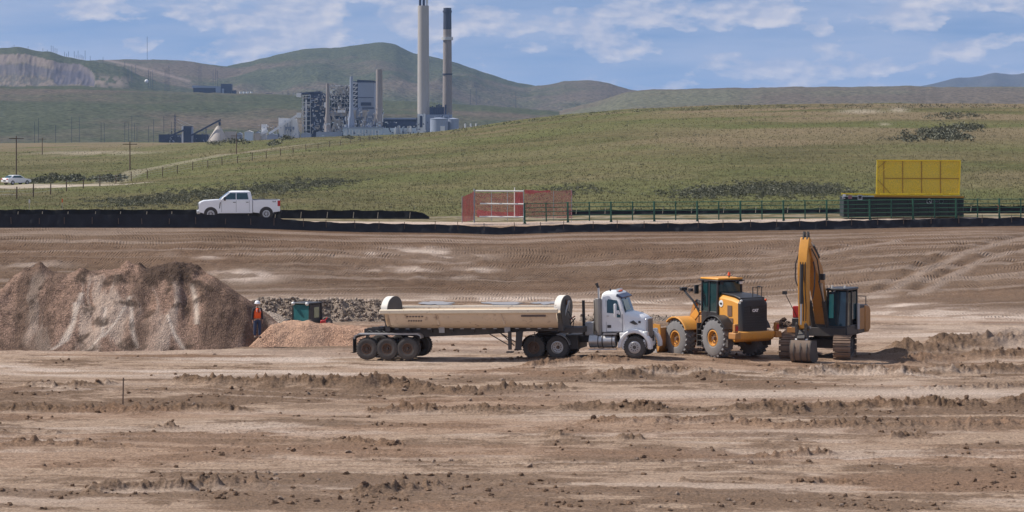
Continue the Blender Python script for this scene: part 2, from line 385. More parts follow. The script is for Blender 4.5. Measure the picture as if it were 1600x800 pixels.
def soil_mat(name, tread=False):
    m, t, b, L = newmat(name)
    fresh_or_shade = attr(t, 'fresh_or_shade'); pale = attr(t, 'pale'); red = attr(t, 'red')
    n1 = cn(t, L, .35, 6, .6, sc=(1, 2.4, 1)); n2 = cn(t, L, 2.6, 7, .7, sc=(1, 1.7, 1)); n3 = cn(t, L, 11, 5, .75)
    crust = mixc(t, L, n1.outputs[0], (.35, .245, .17), (.50, .375, .28))
    turned = mixc(t, L, n2.outputs[0], (.045, .028, .017), (.245, .155, .098))
    c = mixc(t, L, fresh_or_shade, crust, turned)
    ns = cn(t, L, .9, 6, .7, sc=(.35, 3.2, 1)); rs_ = ramp(t, [(.50, 0), (.60, .55)]); L(ns.outputs[0], rs_.inputs[0]); c = mixc(t, L, rs_.outputs[0], c, (.20, .128, .082))
    sp = ramp(t, [(.42, 0), (.62, 1)]); L(n2.outputs[0], sp.inputs[0])
    c = mixc(t, L, math_(t, L, 'MULTIPLY', sp.outputs[0], .40), c, (.23, .15, .098))
    c = mixc(t, L, math_(t, L, 'MULTIPLY', red, .4), c, (.30, .175, .108))
    if tread: c = mixc(t, L, 1.0, c, (.70, .68, .67), 'MULTIPLY')
    c = mixc(t, L, pale, c, (.56, .455, .38))
    g = ramp(t, [(.32, .42), (.5, 1), (.70, 1.42)]); L(n3.outputs[0], g.inputs[0])
    c = mixc(t, L, 1.0, c, g.outputs[0], 'MULTIPLY')
    L(c, b.inputs['Base Color']); b.inputs['Roughness'].default_value = .95; b.inputs['Specular IOR Level'].default_value = .15
    h = math_(t, L, 'ADD', math_(t, L, 'MULTIPLY', n3.outputs[0], .6), n2.outputs[0])
    if tread:
        # cleat marks left by a dozer: short slanted ribs in long lanes
        tc = t.nodes.new('ShaderNodeTexCoord'); sx = t.nodes.new('ShaderNodeSeparateXYZ'); L(tc.outputs['Object'], sx.inputs[0])
        lane = math_(t, L, 'ADD', math_(t, L, 'MULTIPLY', sx.outputs[1], .62), math_(t, L, 'MULTIPLY', cn(t, L, .07, 2).outputs[0], 2.2)); fl = math_(t, L, 'FLOOR', lane); fr = math_(t, L, 'FRACT', lane)
        sh = math_(t, L, 'MULTIPLY', math_(t, L, 'SINE', math_(t, L, 'MULTIPLY', fl, 12.9)), .22)
        wob = cn(t, L, .6, 3)
        ph = math_(t, L, 'ADD', math_(t, L, 'ADD', sx.outputs[0], math_(t, L, 'MULTIPLY', math_(t, L, 'MULTIPLY', fr, sh), 3)), math_(t, L, 'MULTIPLY', wob.outputs[0], .32))
        rib = math_(t, L, 'SINE', math_(t, L, 'MULTIPLY', ph, 2*math.pi/.205))
        edge = ramp(t, [(0, 0), (.10, 1), (.78, 1), (.88, 0)]); L(fr, edge.inputs[0])
        ms = cn(t, L, .32, 5, .65, sc=(1, 3, 1)); mr = ramp(t, [(.44, .0), (.60, 1)]); L(ms.outputs[0], mr.inputs[0])
        nb = cn(t, L, 1.7, 4, .6); rb = ramp(t, [(.42, .1), (.56, 1)]); L(nb.outputs[0], rb.inputs[0])
        k = math_(t, L, 'MULTIPLY', math_(t, L, 'MULTIPLY', math_(t, L, 'MULTIPLY', rib, edge.outputs[0]), mr.outputs[0]), rb.outputs[0])
        h = math_(t, L, 'ADD', h, math_(t, L, 'MULTIPLY', k, .42))
        dk = math_(t, L, 'MULTIPLY', math_(t, L, 'MULTIPLY', math_(t, L, 'SUBTRACT', 1.0, edge.outputs[0]), mr.outputs[0]), .25)
        c2 = mixc(t, L, dk, c, (.17, .12, .085)); L(c2, b.inputs['Base Color'])
    bump(t, L, b, h, .10 if tread else .12, 1.0)
    return m
M_FLOOR = soil_mat('turned_soil'); M_SLOPE = soil_mat('graded_soil', True)
def gravel_mat(name, a, b_, dark, sc=9, streak=(.55, .45, .37)):
    m, t, b, L = newmat(name)
    v = t.nodes.new('ShaderNodeTexVoronoi'); v.inputs['Scale'].default_value = sc; tc = t.nodes.new('ShaderNodeTexCoord'); L(tc.outputs['Object'], v.inputs[0])
    n = cn(t, L, .6, 5); n2 = cn(t, L, sc*.6, 6, .75)
    c = mixc(t, L, n.outputs[0], a, b_)
    sv = t.nodes.new('ShaderNodeSeparateColor'); L(v.outputs['Color'], sv.inputs[0])
    g = ramp(t, [(0, .6), (.55, 1), (1, 1.35)]); L(sv.outputs[0], g.inputs[0]); c = mixc(t, L, 1.0, c, g.outputs[0], 'MULTIPLY')
    c = mixc(t, L, attr(t, 'pale'), c, streak); c = mixc(t, L, attr(t, 'fresh_or_shade'), c, dark)
    g2 = ramp(t, [(.3, .7), (.7, 1.25)]); L(n2.outputs[0], g2.inputs[0]); c = mixc(t, L, 1.0, c, g2.outputs[0], 'MULTIPLY')
    L(c, b.inputs['Base Color']); b.inputs['Roughness'].default_value = .95; b.inputs['Specular IOR Level'].default_value = .15
    bump(t, L, b, math_(t, L, 'ADD', v.outputs[0], math_(t, L, 'MULTIPLY', n2.outputs[0], .8)), .07, .9)
    return m
M_PILE = gravel_mat('pinkish_gravel', (.22, .135, .095), (.30, .20, .15), (.065, .043, .031), 13)
M_ORANGE = gravel_mat('orange_gravel', (.42, .245, .16), (.47, .30, .21), (.3, .18, .12), 15, (.6, .42, .3))
M_GREY = gravel_mat('grey_gravel', (.32, .26, .21), (.42, .34, .28), (.19, .145, .11), 12)
def prairie_mat():
    m, t, b, L = newmat('prairie_turf')
    n1 = cn(t, L, .012, 5, .55, sc=(1, 1, 1)); n2 = cn(t, L, .12, 7, .65, sc=(1, .6, 1)); n3 = cn(t, L, 1.4, 6, .75, sc=(1, .35, 1))
    c = mixc(t, L, n2.outputs[0], (.048, .052, .020), (.118, .108, .048))
    r = ramp(t, [(.44, 0), (.56, 1)]); L(n1.outputs[0], r.inputs[0])
    n6 = cn(t, L, .045, 6, .65); r6 = ramp(t, [(.42, 0), (.62, .65)]); L(n6.outputs[0], r6.inputs[0]); c = mixc(t, L, r6.outputs[0], c, (.165, .135, .070))
    c = mixc(t, L, math_(t, L, 'MULTIPLY', r.outputs[0], .55), c, (.110, .122, .044))
    c = mixc(t, L, attr(t, 'red'), c, (.175, .135, .082))
    g = ramp(t, [(.28, .45), (.5, 1), (.72, 1.5)]); L(n3.outputs[0], g.inputs[0]); c = mixc(t, L, 1.0, c, g.outputs[0], 'MULTIPLY')
    c = mixc(t, L, attr(t, 'pale'), c, (.40, .34, .27))
    L(c, b.inputs['Base Color']); b.inputs['Roughness'].default_value = 1; b.inputs['Specular IOR Level'].default_value = .1
    bump(t, L, b, n3.outputs[0], .3, .7)
    return m
M_PRAIRIE = prairie_mat()
def hill_mat(name, lo, hi, tan):
    m, t, b, L = newmat(name)
    n1 = cn(t, L, .0045, 7, .62); n2 = cn(t, L, .10, 5, .75); n4 = cn(t, L, .0016, 5, .6)
    c = mixc(t, L, n1.outputs[0], lo, hi)
    r = ramp(t, [(.46, 0), (.60, 1)]); L(n4.outputs[0], r.inputs[0]); c = mixc(t, L, math_(t, L, 'MULTIPLY', r.outputs[0], .75), c, tan)
    g = ramp(t, [(.35, .35), (.5, 1), (.66, 1.6)]); L(n2.outputs[0], g.inputs[0]); c = mixc(t, L, 1.0, c, g.outputs[0], 'MULTIPLY')
    v = t.nodes.new('ShaderNodeTexVoronoi'); v.inputs['Scale'].default_value = .055; tc = t.nodes.new('ShaderNodeTexCoord'); L(tc.outputs['Object'], v.inputs[0])
    vr = ramp(t, [(.16, 1), (.34, 0)]); L(v.outputs[0], vr.inputs[0]); n5 = cn(t, L, .006, 4, .6); r5 = ramp(t, [(.40, .15), (.58, 1)]); L(n5.outputs[0], r5.inputs[0])
    c = mixc(t, L, math_(t, L, 'MULTIPLY', math_(t, L, 'MULTIPLY', vr.outputs[0], r5.outputs[0]), .8), c, (.022, .028, .018))
    c = mixc(t, L, attr(t, 'pale'), c, (.25, .195, .17)); c = mixc(t, L, attr(t, 'fresh_or_shade'), c, (.10, .095, .12))  # second mix: blue-grey that paints shade in the mine cut
    L(c, b.inputs['Base Color']); b.inputs['Roughness'].default_value = 1; b.inputs['Specular IOR Level'].default_value = 0
    bump(t, L, b, n2.outputs[0], 5, .6)
    return m
M_HILL = hill_mat('green_hillside', (.045, .055, .033), (.095, .100, .060), (.13, .10, .08))
M_HILL2 = hill_mat('brown_hillside', (.105, .088, .070), (.145, .120, .092), (.13, .135, .09))
M_HILL3 = hill_mat('far_mountain', (.05, .055, .06), (.08, .08, .07), (.09, .085, .08))

# ------------------------------------------------------------------ the ground, in sheets that share their edges
def struct(o): o['kind'] = 'structure'; return o
def fan(us, rows):                       # rows (m,) distances or (m, n) distances
    U = np.broadcast_to(us[None, :], (len(rows), len(us))).astype(float)
    Yv = rows if rows.ndim == 2 else np.broadcast_to(rows[:, None], U.shape)
    Yv = Yv.astype(float); return U, (U-800)*Yv/F, Yv
side = lambda a, b, st, m: np.concatenate([np.arange(a-m, a, 24.0), np.arange(a, b, st), np.arange(b, b+m, 24.0)])
us = side(-120, 1720, 1.8, 1700); tt = toe(us)
s = np.linspace(0, 1, 520)[:, None]
y0, y1 = 850.0, YH+F*H/tt[None, :]
yy = np.concatenate([np.linspace(1500, 856, 16)[:, None]+0*y1, y0+(y1-y0)*s]); rows = F*H/(yy-YH); rows[-1] = tt
U, X, Y = fan(us, rows); Z, m, lane = floor_parts(X, Y)
_edge = sst(0, 6, tt[None, :]-Y)                                     # the relief dies out at the toe of the slope
Z = floor_base(X, Y)*(1-_edge)+Z*_edge
red = sst(.5, .7, fbm(X/13, Y/4, 3, 51))*.8
pale = np.clip(lane*.80*sst(.35, .6, fbm(X/6, Y/1.5, 3, 52))+sst(.56, .7, fbm(X/8, Y/1.6, 4, 53))*.35*(1-m), 0, 1)
pale = np.maximum(pale, sst(.3, .6, fbm(X/7, Y/3, 3, 54))*.35*((Y > 127) & (Y < 160)))
struct(gridmesh('pit_floor', X, Y, Z, M_FLOOR, {'fresh_or_shade': np.clip(m, 0, 1), 'pale': pale, 'red': red}))

s = np.linspace(0, 1, 190)[:, None]; rows = tt[None, :]*(1-s)+TOP*s
U, X, Y = fan(us, rows); Z, t = emb_parts(X, Y)
Yp = YH+F*(H-Z)/Y
bulk = fbm(X/3.5, Y/3.5, 4, 61)-.5
Z = Z+np.sin(np.pi*t)*bulk*.35+np.sin(np.pi*t)*(fbm(X*1.6, Y*1.2, 3, 62)-.5)*.16
pl = np.zeros_like(X); fr = .86+.40*(fbm(X/6, Y/1.1, 5, 63)-.5)*2
for line in TR:                                                     # tyre tracks running up the slope
    P = np.array([(gp(a, b).x, gp(a, b).y) for a, b in line]); D = np.full_like(X, 1e9); S = np.zeros_like(X)
    for (a, b), (c, d) in zip(P[:-1], P[1:]):
        w = np.array([c-a, d-b]); q = np.clip(((X-a)*w[0]+(Y-b)*w[1])/(w@w), 0, 1); e = np.hypot(X-a-q*w[0], Y-b-q*w[1])
        sd_ = np.sign((X-a)*w[1]-(Y-b)*w[0]); S = np.where(e < D, sd_, S); D = np.minimum(D, e)
    wr = .5+1.0*fbm(X/1.3, Y/1.3, 3, 68); Z = Z-.10*wr*np.exp(-(D/.33)**2)+.05*wr*np.exp(-((D-.65)/.30)**2)
    fr = np.maximum(fr, .9*np.exp(-(D/.35)**2)); pl = np.maximum(pl, .28*np.exp(-((D-.9)/.40)**2)*(S > 0))
def blob(uu, yc, ru, ry): return np.exp(-(((U-uu)/ru)**2+((Yp-yc)/ry)**2))
nz = sst(.42, .62, fbm(X/1.6, Y/.9, 4, 64))
for (a, b, c, d, e) in [(660, 393, 75, 7, .7), (700, 400, 60, 9, .6), (640, 420, 90, 5, .6), (580, 395, 12, 8, .5), (750, 421, 30, 4, .6), (700, 433, 100, 4, .35), (266, 397, 14, 4, .5), (325, 401, 22, 4, .5),
                        (380, 432, 60, 9, .8), (1420, 478, 45, 5, .9), (1480, 487, 60, 6, .7), (1550, 492, 60, 5, .6), (1370, 465, 30, 5, .5), (1200, 470, 200, 5, .25), (45, 414, 60, 6, .35), (1230, 392, 60, 8, .2)]:
    pl = np.maximum(pl, e*blob(a, b, c, d)*(.25+.9*nz))
pl = np.maximum(pl, .55*np.exp(-((t-.03)/.07)**2)*(.4+nz)); pl = np.maximum(pl, .22*sst(.5, .7, fbm(X/14, Y/.8, 4, 65)))
fr = np.where(U > 1100, fr*.85, fr); fr = fr*(1-.8*np.exp(-(t/.10)**2))
struct(gridmesh('graded_slope', X, Y, Z, M_SLOPE, {'fresh_or_shade': np.clip(fr, 0, 1), 'pale': np.clip(pl, 0, 1), 'red': .35*sst(.45, .7, fbm(X/12, Y/5, 3, 66))}))

us2 = side(-200, 1800, 4.0, 1600)
U, X, Y = fan(us2, np.linspace(TOP, 193.8, 24)); Z = plateau_z(X, Y)+(fbm(X*1.2, Y*1.2, 3, 71)-.5)*.12*sst(TOP, TOP+1, Y)*(1-sst(192.5, 193.8, Y))
road = sst(190.2, 191, Y)
struct(gridmesh('haul_road', X, Y, Z, M_FLOOR, {'fresh_or_shade': .55*(1-road)*(.5+fbm(X, Y*1.5, 3, 72)), 'pale': road*.75, 'red': 0*X}))

U, X, Y = fan(us2, np.linspace(193.8, 203, 26)); Z = plateau_z(X, Y); struct(gridmesh('grass_verge', X, Y, Z, M_PRAIRIE, {'red': .6+0*X, 'pale': .35*sst(.45, .6, fbm(X, Y, 3, 75))}))
us3 = side(-150, 1750, 3.6, 1500); rows = np.exp(np.linspace(math.log(203), math.log(3200), 290))
U, X, Y = fan(us3, rows); Z = prairie_z(X, Y)
Yp = YH+F*(H-Z)/Y
brown = sst(860, 1250, U)*sst(300, 480, Y)*.95*sst(.35, .6, fbm(X/60, Y/40, 4, 81))+.4*sst(.52, .68, fbm(X/30, Y/50, 4, 82))
brown = np.maximum(brown, sst(900, 1400, Y)*(1-sst(420, 560, U))*.9*sst(.3, .5, fbm(X/40, Y/200, 3, 83)))
pl = np.zeros_like(X)
CAR_ROAD = [(-150, 290.5), (0, 290), (80, 290.5), (150, 290)]
def track(pts, w, amt):
    global pl
    P = np.array([(gp(a, b).x, gp(a, b).y) for a, b in pts]); D = np.full_like(X, 1e9)
    for (a, b), (c, d) in zip(P[:-1], P[1:]):
        v = np.array([c-a, d-b]); q = np.clip(((X-a)*v[0]+(Y-b)*v[1])/(v@v), 0, 1); D = np.minimum(D, np.hypot(X-a-q*v[0], Y-b-q*v[1]))
    pl = np.maximum(pl, amt*(1-sst(w*.6, w, D)))
track([(-250, 291), (0, 291), (90, 291), (150, 290)], 9, .9)
track([(150, 290), (200, 273), (250, 261), (300, 251), (345, 243), (400, 236), (440, 230), (490, 224)], 3.0, .3)
pl = np.maximum(pl, .7*np.exp(-(((U-1345)/30)**2+((Yp-174)/3)**2))); pl = np.maximum(pl, .6*np.exp(-(((U-1404)/14)**2+((Yp-172)/3.5)**2))); pl = np.maximum(pl, .5*np.exp(-(((U-1382)/9)**2+((Yp-194)/2)**2)))
pl = np.maximum(pl, .5*np.exp(-(((U-150)/90)**2+((Yp-239)/3)**2))*sst(.4, .6, fbm(X/8, Y/60, 3, 86)))
struct(gridmesh('prairie', X, Y, Z, M_PRAIRIE, {'red': np.clip(brown, 0, 1), 'pale': np.clip(pl*(.6+.8*fbm(X/3, Y/5, 3, 85)), 0, 1)}))
U, X, Y = fan(np.arange(-900, 2501, 40.0), np.exp(np.linspace(math.log(3200), math.log(26000), 60)))
k = sst(3200, 3400, Y); Z = prairie_z(X, np.minimum(Y, 3199.))*(1-k)+(-9)*k
struct(gridmesh('far_plain', X, Y, Z, M_PRAIRIE, {'red': .5+0*X, 'pale': 0*X}))

# ------------------------------------------------------------------ far hills, each a ridge with its own slope
def hill(name, crest, d0, dc, dback, mat, rough=12, seed=0, zb=-10, p=1.0, cuts=None, step=4.0):
    c = sorted(crest); uu = np.arange(c[0][0], c[-1][0]+.1, step)
    yc = np.interp(uu, [q[0] for q in c], [q[1] for q in c])
    yc = np.convolve(np.pad(yc, 3, 'edge'), np.ones(7)/7, 'valid')+(fbm(uu/14, 0*uu, 4, seed+5)-.5)*2.2
    zc = H-(yc-YH)*dc/F
    s = np.concatenate([np.linspace(0, 1, 64), 1+np.linspace(0, 1, 14)[1:]])[:, None]
    Yv = np.where(s <= 1, d0+(dc-d0)*s, dc+(dback-dc)*(s-1)); Yv = np.broadcast_to(Yv, (len(s), len(uu))).copy()
    U = np.broadcast_to(uu[None, :], Yv.shape); X = (U-800)*Yv/F
    f = np.where(s <= 1, s**p*(.5+.5*s)+0*U, np.cos((s-1)*math.pi/2)+0*U); f = np.where(s <= 1, .45*np.broadcast_to(s, U.shape)+.55*np.broadcast_to(s*s*(3-2*s), U.shape), f)
    Z = zb+(zc[None, :]-zb)*f
    env = np.sin(np.clip(s, 0, 1)*math.pi)
    Z = Z+env*rough*((rdg(X/420, Yv/700, 5, seed)-.55)*3.2)*np.clip((zc-zb)/150, .15, 1)[None, :]
    att = cuts(U, X, Yv, Z, YH+F*(H-Z)/Yv) if cuts else {'pale': 0*X, 'fresh_or_shade': 0*X}
    Z = att.pop('z', Z)
    return struct(gridmesh(name, X, Yv, Z, mat, att))
def cut_mine(U, X, Y, Z, yp):
    e = sst(-60, 0, U)
    top = ip(U, [(-200, 86), (0, 85), (40, 84), (70, 92), (95, 98), (125, 100), (140, 108), (147, 116), (150, 140)]); bot = 134
    q = np.clip((yp-top)/(bot-top), 0, 1)
    ins = ((yp > top) & (yp < bot) & (U < 148)).astype(float)
    ben = ((q > .16)&(q < .36)).astype(float)
    st = fbm(U/4+yp/12, yp/7, 5, 91, .6)
    pale = ins*np.where(q < .20, .75, np.where(q < .36, .35, .25+.55*sst(.40, .62, st)))
    fresh_or_shade = ins*np.where((U > 84) & (q < .75), .85, np.where((q > .22) & (q < .45), .6, .35*sst(.45, .6, 1-st)))  # shade on the mine face, painted as a blue-grey mask
    spoil = np.exp(-(((U-165)/38)**4+((yp-128)/9)**4))*sst(.35, .55, fbm(U/6, yp/4, 3, 93)); pale = np.maximum(pale, spoil*.8)
    Z = Z-ins*14*np.sin(np.clip(q, 0, 1)*math.pi)+ins*(st-.5)*9
    return {'pale': np.clip(pale, 0, 1)*.85, 'fresh_or_shade': np.clip(fresh_or_shade, 0, 1)*(1-.4*(pale > .7)), 'z': Z}
def road_cut(U, X, Y, Z, yp):
    yl = np.interp(U, [165, 200, 230, 260, 300], [93.5, 101, 108, 117, 128]); k = (U > 163) & (U < 300)
    return {'pale': .75*k*np.exp(-((yp-yl)/1.6)**2), 'fresh_or_shade': 0*X}
hill('far_mountain', [(1380, 140), (1440, 135), (1465, 129), (1490, 123), (1508, 120), (1522, 121), (1540, 116), (1556, 112.5), (1570, 115), (1588, 118), (1600, 114), (1640, 108), (1720, 120), (1800, 128)], 12000, 16500, 19000, M_HILL3, 20, 5)
hill('mesa', [(860, 178), (900, 166), (940, 157), (975, 144), (1000, 140.5), (1100, 138.5), (1250, 135.5), (1330, 136), (1420, 133.5), (1450, 136), (1600, 135.5), (1900, 134)], 3600, 5500, 8500, M_HILL2, 7, 12)
hill('conical_hill', [(790, 140), (830, 136), (860, 131), (885, 126.5), (905, 125), (930, 125.5), (955, 131), (985, 140), (1060, 150)], 6800, 8800, 10000, M_HILL, 12, 21)
hill('main_hill', [(310, 112), (355, 104), (400, 94), (440, 84), (470, 77.5), (500, 75), (530, 75), (560, 70), (585, 66), (612, 67), (628, 73), (640, 83), (660, 85), (690, 92), (720, 101), (760, 114), (800, 128), (830, 134), (860, 138), (960, 150), (1060, 168)], 6200, 9500, 11500, M_HILL, 26, 33)
hill('back_ridge', [(120, 96), (165, 93), (260, 93.5), (300, 96), (335, 102), (365, 104), (420, 112), (480, 130)], 6500, 9000, 10500, M_HILL, 10, 41, cuts=road_cut)
hill('mine_hill', [(-400, 70), (-200, 74), (0, 75), (30, 73.5), (60, 80), (78, 80), (100, 88), (130, 93.5), (165, 98), (190, 104), (215, 116), (250, 128), (320, 142), (380, 152)], 5600, 7400, 8600, M_HILL, 12, 52, cuts=cut_mine, step=1.6)
hill('lower_slope', [(-500, 135), (0, 135), (60, 135), (120, 134), (170, 138), (230, 141), (300, 144), (430, 147), (520, 155), (640, 158), (760, 165), (900, 176), (1000, 190)], 3500, 5600, 6600, M_HILL, 10, 63)

# ------------------------------------------------------------------ heaps of spoil and gravel
def heap(name, x0, x1, yf, yb, ridge, toe_f, mat, label, cat, step, seed, gully=.3, attrs=None, lump=None, flat=0.0):
    """ridge(X) top height; front toe distance toe_f(X); slopes near the angle of repose"""
    xs = np.arange(x0, x1, step); ys = np.arange(yf, yb, step*1.1); X, Y = np.meshgrid(xs, ys)
    g = floor_base(X, Y); top = ridge(X); front = toe_f(X)+(fbm(X/2.2, 0*X, 3, seed)-.5)*1.2
    run = np.maximum(top, .02)/.72
    a = (Y-front)/run; back = front+2*run+flat; bq = (back-Y)/run
    h = np.minimum(np.minimum(a, bq), 1.0)
    gl = (rdg(X/1.15+fbm(Y/2, X/3, 2, seed+2)*1.2+(Y-front)*.10, Y/9, 4, seed+3)-.6)
    z = top*h+gl*gully*np.clip(a, 0, 1)*np.clip(1.15-a, 0, 1)*3*np.minimum(1, top/2)
    z = np.where(h > .0, z, h*.8)
    z = z-.10*top*np.exp(-((h-1)/.12)**2)*(top > .3)
    z = z+(fbm(X*1.3, Y*1.3, 4, seed+7)-.5)*.35*np.clip(h*3, 0, 1)*np.minimum(1, top)
    if lump: z = z+lump(X, Y, h)
    U = 800+F*X/Y; yp = YH+F*(H-(g+z))/Y
    at_ = attrs(X, Y, U, yp, gl, h) if attrs else (0*X, 0*X)
    o = gridmesh(name, X, Y, g+z-.06, mat, {'pale': np.clip(at_[0], 0, 1), 'fresh_or_shade': np.clip(at_[1], 0, 1)})
    tag(o, label, cat); return X, Y, g+z
def big_ridge(X):
    U = 800+F*X/136.0
    yt = ip(U, [(-160, 560), (-90, 520), (-20, 475), (5, 452), (22, 430), (42, 409), (60, 407), (78, 410), (95, 414), (125, 417), (150, 416), (175, 411), (200, 410), (225, 412), (245, 408), (275, 406), (300, 408), (318, 416), (345, 430), (372, 448), (400, 466), (425, 486), (445, 505), (470, 535), (490, 560)])
    z = H-(yt-YH)*135.5/F
    return np.maximum(0, z*1.06)
def big_lump(X, Y, h):
    U = 800+F*X/Y; z = 0
    k = sst(225, 250, U)*(1-sst(308, 325, U))*sst(.6, .95, h)
    z = z+k*(fbm(X*1.3, Y*1.3, 4, 404)-.35)*.75
    for (uc, w, a) in [(200, 10, .35), (218, 7, .3), (62, 9, .3), (128, 10, .15)]: z = z+a*np.exp(-((U-uc)/w)**2)*sst(.8, 1, h)
    z = z-.22*np.exp(-((U-292)/9)**2)*np.exp(-((h-.55)/.22)**2)
    return z
def big_attr(X, Y, U, yp, gl, h):
    pale = sst(.04, .16, gl)*.45*(1-sst(.75, .95, h))*sst(.45, .62, fbm(X/2.6, Y/6, 3, 411))
    for pts in ([(118, 470), (116, 500), (104, 530), (80, 545)], [(128, 455), (113, 505), (95, 535)], [(165, 478), (160, 520), (140, 544), (120, 548)], [(205, 460), (182, 500), (160, 525)], [(205, 470), (206, 510), (214, 542)], [(262, 490), (272, 520), (288, 545)], [(300, 440), (306, 470), (308, 505)]):
        yl = np.clip(yp, pts[0][1], pts[-1][1]); uc = np.interp(yl, [p[1] for p in pts], [p[0] for p in pts])
        pale = np.maximum(pale, .95*np.exp(-((U-uc)/4.0)**2)*((yp > pts[0][1]) & (yp < pts[-1][1])))
    fresh_or_shade = .9*sst(.30, .55, fbm(X*1.4, Y*1.4, 4, 414, .6)+.45*np.exp(-(((U-272)/42)**4+((yp-418)/26)**2)**1)-.22)
    fresh_or_shade = np.maximum(fresh_or_shade, .8*np.exp(-(((U-293+(yp-478)*.2)/8)**2+((yp-480)/15)**2)**2)*sst(.3, .55, fbm(X*2, Y*2, 3, 418))); fresh_or_shade = np.maximum(fresh_or_shade, .55*sst(.5, .65, fbm(X/1.2, Y/3, 4, 416)))  # hollow in the flank coloured darker
    fresh_or_shade = np.maximum(fresh_or_shade, .6*sst(315, 360, U)*sst(480, 500, yp)*sst(.45, .6, fbm(X*1.2, Y, 3, 417)))
    return pale, fresh_or_shade
heap('gravel_mound', -31, -10.5, 128.5, 146, big_ridge, lambda X: 129.6+.02*X+sst(-15, -11, X)*3.0, M_PILE, 'tallest mound of pinkish gravel with dark soil lumps along its crest', 'gravel pile', .055, 401, .26, big_attr, big_lump)
def ridge_of(pts, d):
    return lambda X: np.maximum(0, H-(ip(800+F*X/d, pts)-YH)*d/F)
heap('orange_gravel_mound', -13.5, -5.2, 130.4, 139, ridge_of([(385, 545), (405, 526), (425, 506), (440, 500), (480, 501), (520, 505), (560, 509), (600, 513), (625, 530), (645, 545)], 133.3), lambda X: 131.2+0*X,
     M_ORANGE, 'low flat mound of orange gravel behind the trailer wheels', 'gravel pile', .06, 431, .10, lambda X, Y, U, yp, gl, h: (.2*sst(0, .2, gl), .15*sst(.5, .7, fbm(X, Y, 3, 3))), None, 1.0)
heap('grey_gravel_mound', -15.5, -8.0, 138, 147, ridge_of([(370, 520), (392, 478), (410, 476), (430, 484), (455, 494), (480, 505), (505, 520)], 142), lambda X: 139.6+0*X,
     M_GREY, 'small pale grey gravel heap behind the standing worker', 'gravel pile', .08, 441, .1)
RX, RY, RZ = heap('rubble_bank', -18, -4.6, 147, 157, ridge_of([(300, 560), (370, 500), (398, 474), (412, 467), (440, 466), (490, 470), (520, 468), (560, 470), (600, 472), (618, 490), (640, 512)], 151.5), lambda X: 148.4+0*X,
     M_GREY, 'long bank of broken rock behind the small machine cab', 'rubble pile', .085, 451, .25, lambda X, Y, U, yp, gl, h: (0*X, .6+0*X), lambda X, Y, h: (rdg(X*1.1, Y*1.1, 3, 455)-.5)*.6*np.clip(h*2, 0, 1), 1.0)
R2 = heap('rubble_heap', 13.2, 17.2, 141.5, 148, ridge_of([(1190, 530), (1205, 505), (1222, 498), (1240, 504), (1262, 522)], 144), lambda X: 142.4+0*X,
     M_PILE, 'low dark rubble heap between the wheel loader and the excavator', 'rubble pile', .09, 461, .25, lambda X, Y, U, yp, gl, h: (0*X, .8+0*X))
R3 = heap('rubble_ridge', 3.6, 9.5, 147, 155, ridge_of([(880, 530), (905, 490), (940, 484), (1000, 486), (1060, 492), (1090, 515)], 151), lambda X: 148.4+0*X,
     M_GREY, 'low grey rubble ridge behind the white tractor cab', 'rubble pile', .09, 471, .2, lambda X, Y, U, yp, gl, h: (0*X, .45+0*X))

# ------------------------------------------------------------------ clods and rocks, far too many to count
def rocks(name, P, S, mat, seed, flat=.75, attrs=None):
    rg = np.random.default_rng(seed); t = (1+5**.5)/2
    b = np.array([(-1, t, 0), (1, t, 0), (-1, -t, 0), (1, -t, 0), (0, -1, t), (0, 1, t), (0, -1, -t), (0, 1, -t), (t, 0, -1), (t, 0, 1), (-t, 0, -1), (-t, 0, 1)])/1.9
    f = np.array([(0, 11, 5), (0, 5, 1), (0, 1, 7), (0, 7, 10), (0, 10, 11), (1, 5, 9), (5, 11, 4), (11, 10, 2), (10, 7, 6), (7, 1, 8), (3, 9, 4), (3, 4, 2), (3, 2, 6), (3, 6, 8), (3, 8, 9), (4, 9, 5), (2, 4, 11), (6, 2, 10), (8, 6, 7), (9, 8, 1)])
    n = len(P); r = .65+.7*rg.random((n, 12, 1)); a = rg.random(n)*6.28; ca, sa = np.cos(a), np.sin(a)
    st = .75+.6*rg.random((n, 1, 3)); st[:, :, 2] *= flat
    v = b[None]*r*st*S[:, None, None]
    v = np.stack([v[..., 0]*ca[:, None]-v[..., 1]*sa[:, None], v[..., 0]*sa[:, None]+v[..., 1]*ca[:, None], v[..., 2]], -1)+P[:, None, :]
    Fq = (f[None]+12*np.arange(n)[:, None, None]).reshape(-1, 3)
    rep = {k: np.repeat(x, 12) for k, x in (attrs or {}).items()}
    o = npmesh(name, v.reshape(-1, 3), Fq, mat, None, rep, smooth=False); o['kind'] = 'stuff'; return o
n = 60000; uu = RNG.uniform(-100, 1700, n); yv = RNG.uniform(520, 830, n)**1.0; Yd = F*H/(yv-YH); Xd = (uu-800)*Yd/F
z, m, lane = floor_parts(Xd, Yd); keep = RNG.random(n) < (.004+.996*m**3*sst(.48, .62, fbm(Xd/1.1, Yd/.8, 3, 57)))*.55; Xd, Yd, z, m = Xd[keep], Yd[keep], z[keep], m[keep]
S = .016+.055*RNG.random(len(Xd))**3.5*(.7+1.2*m)
tag(rocks('dirt_clods', np.stack([Xd, Yd, z+S*.25], -1), S, M_FLOOR, 3, attrs={'fresh_or_shade': .7+.3*RNG.random(len(Xd)), 'pale': .35*(RNG.random(len(Xd)) > .9), 'red': .3+0*Xd}), 'loose brown dirt clods scattered over the churned pit floor', 'dirt clods')
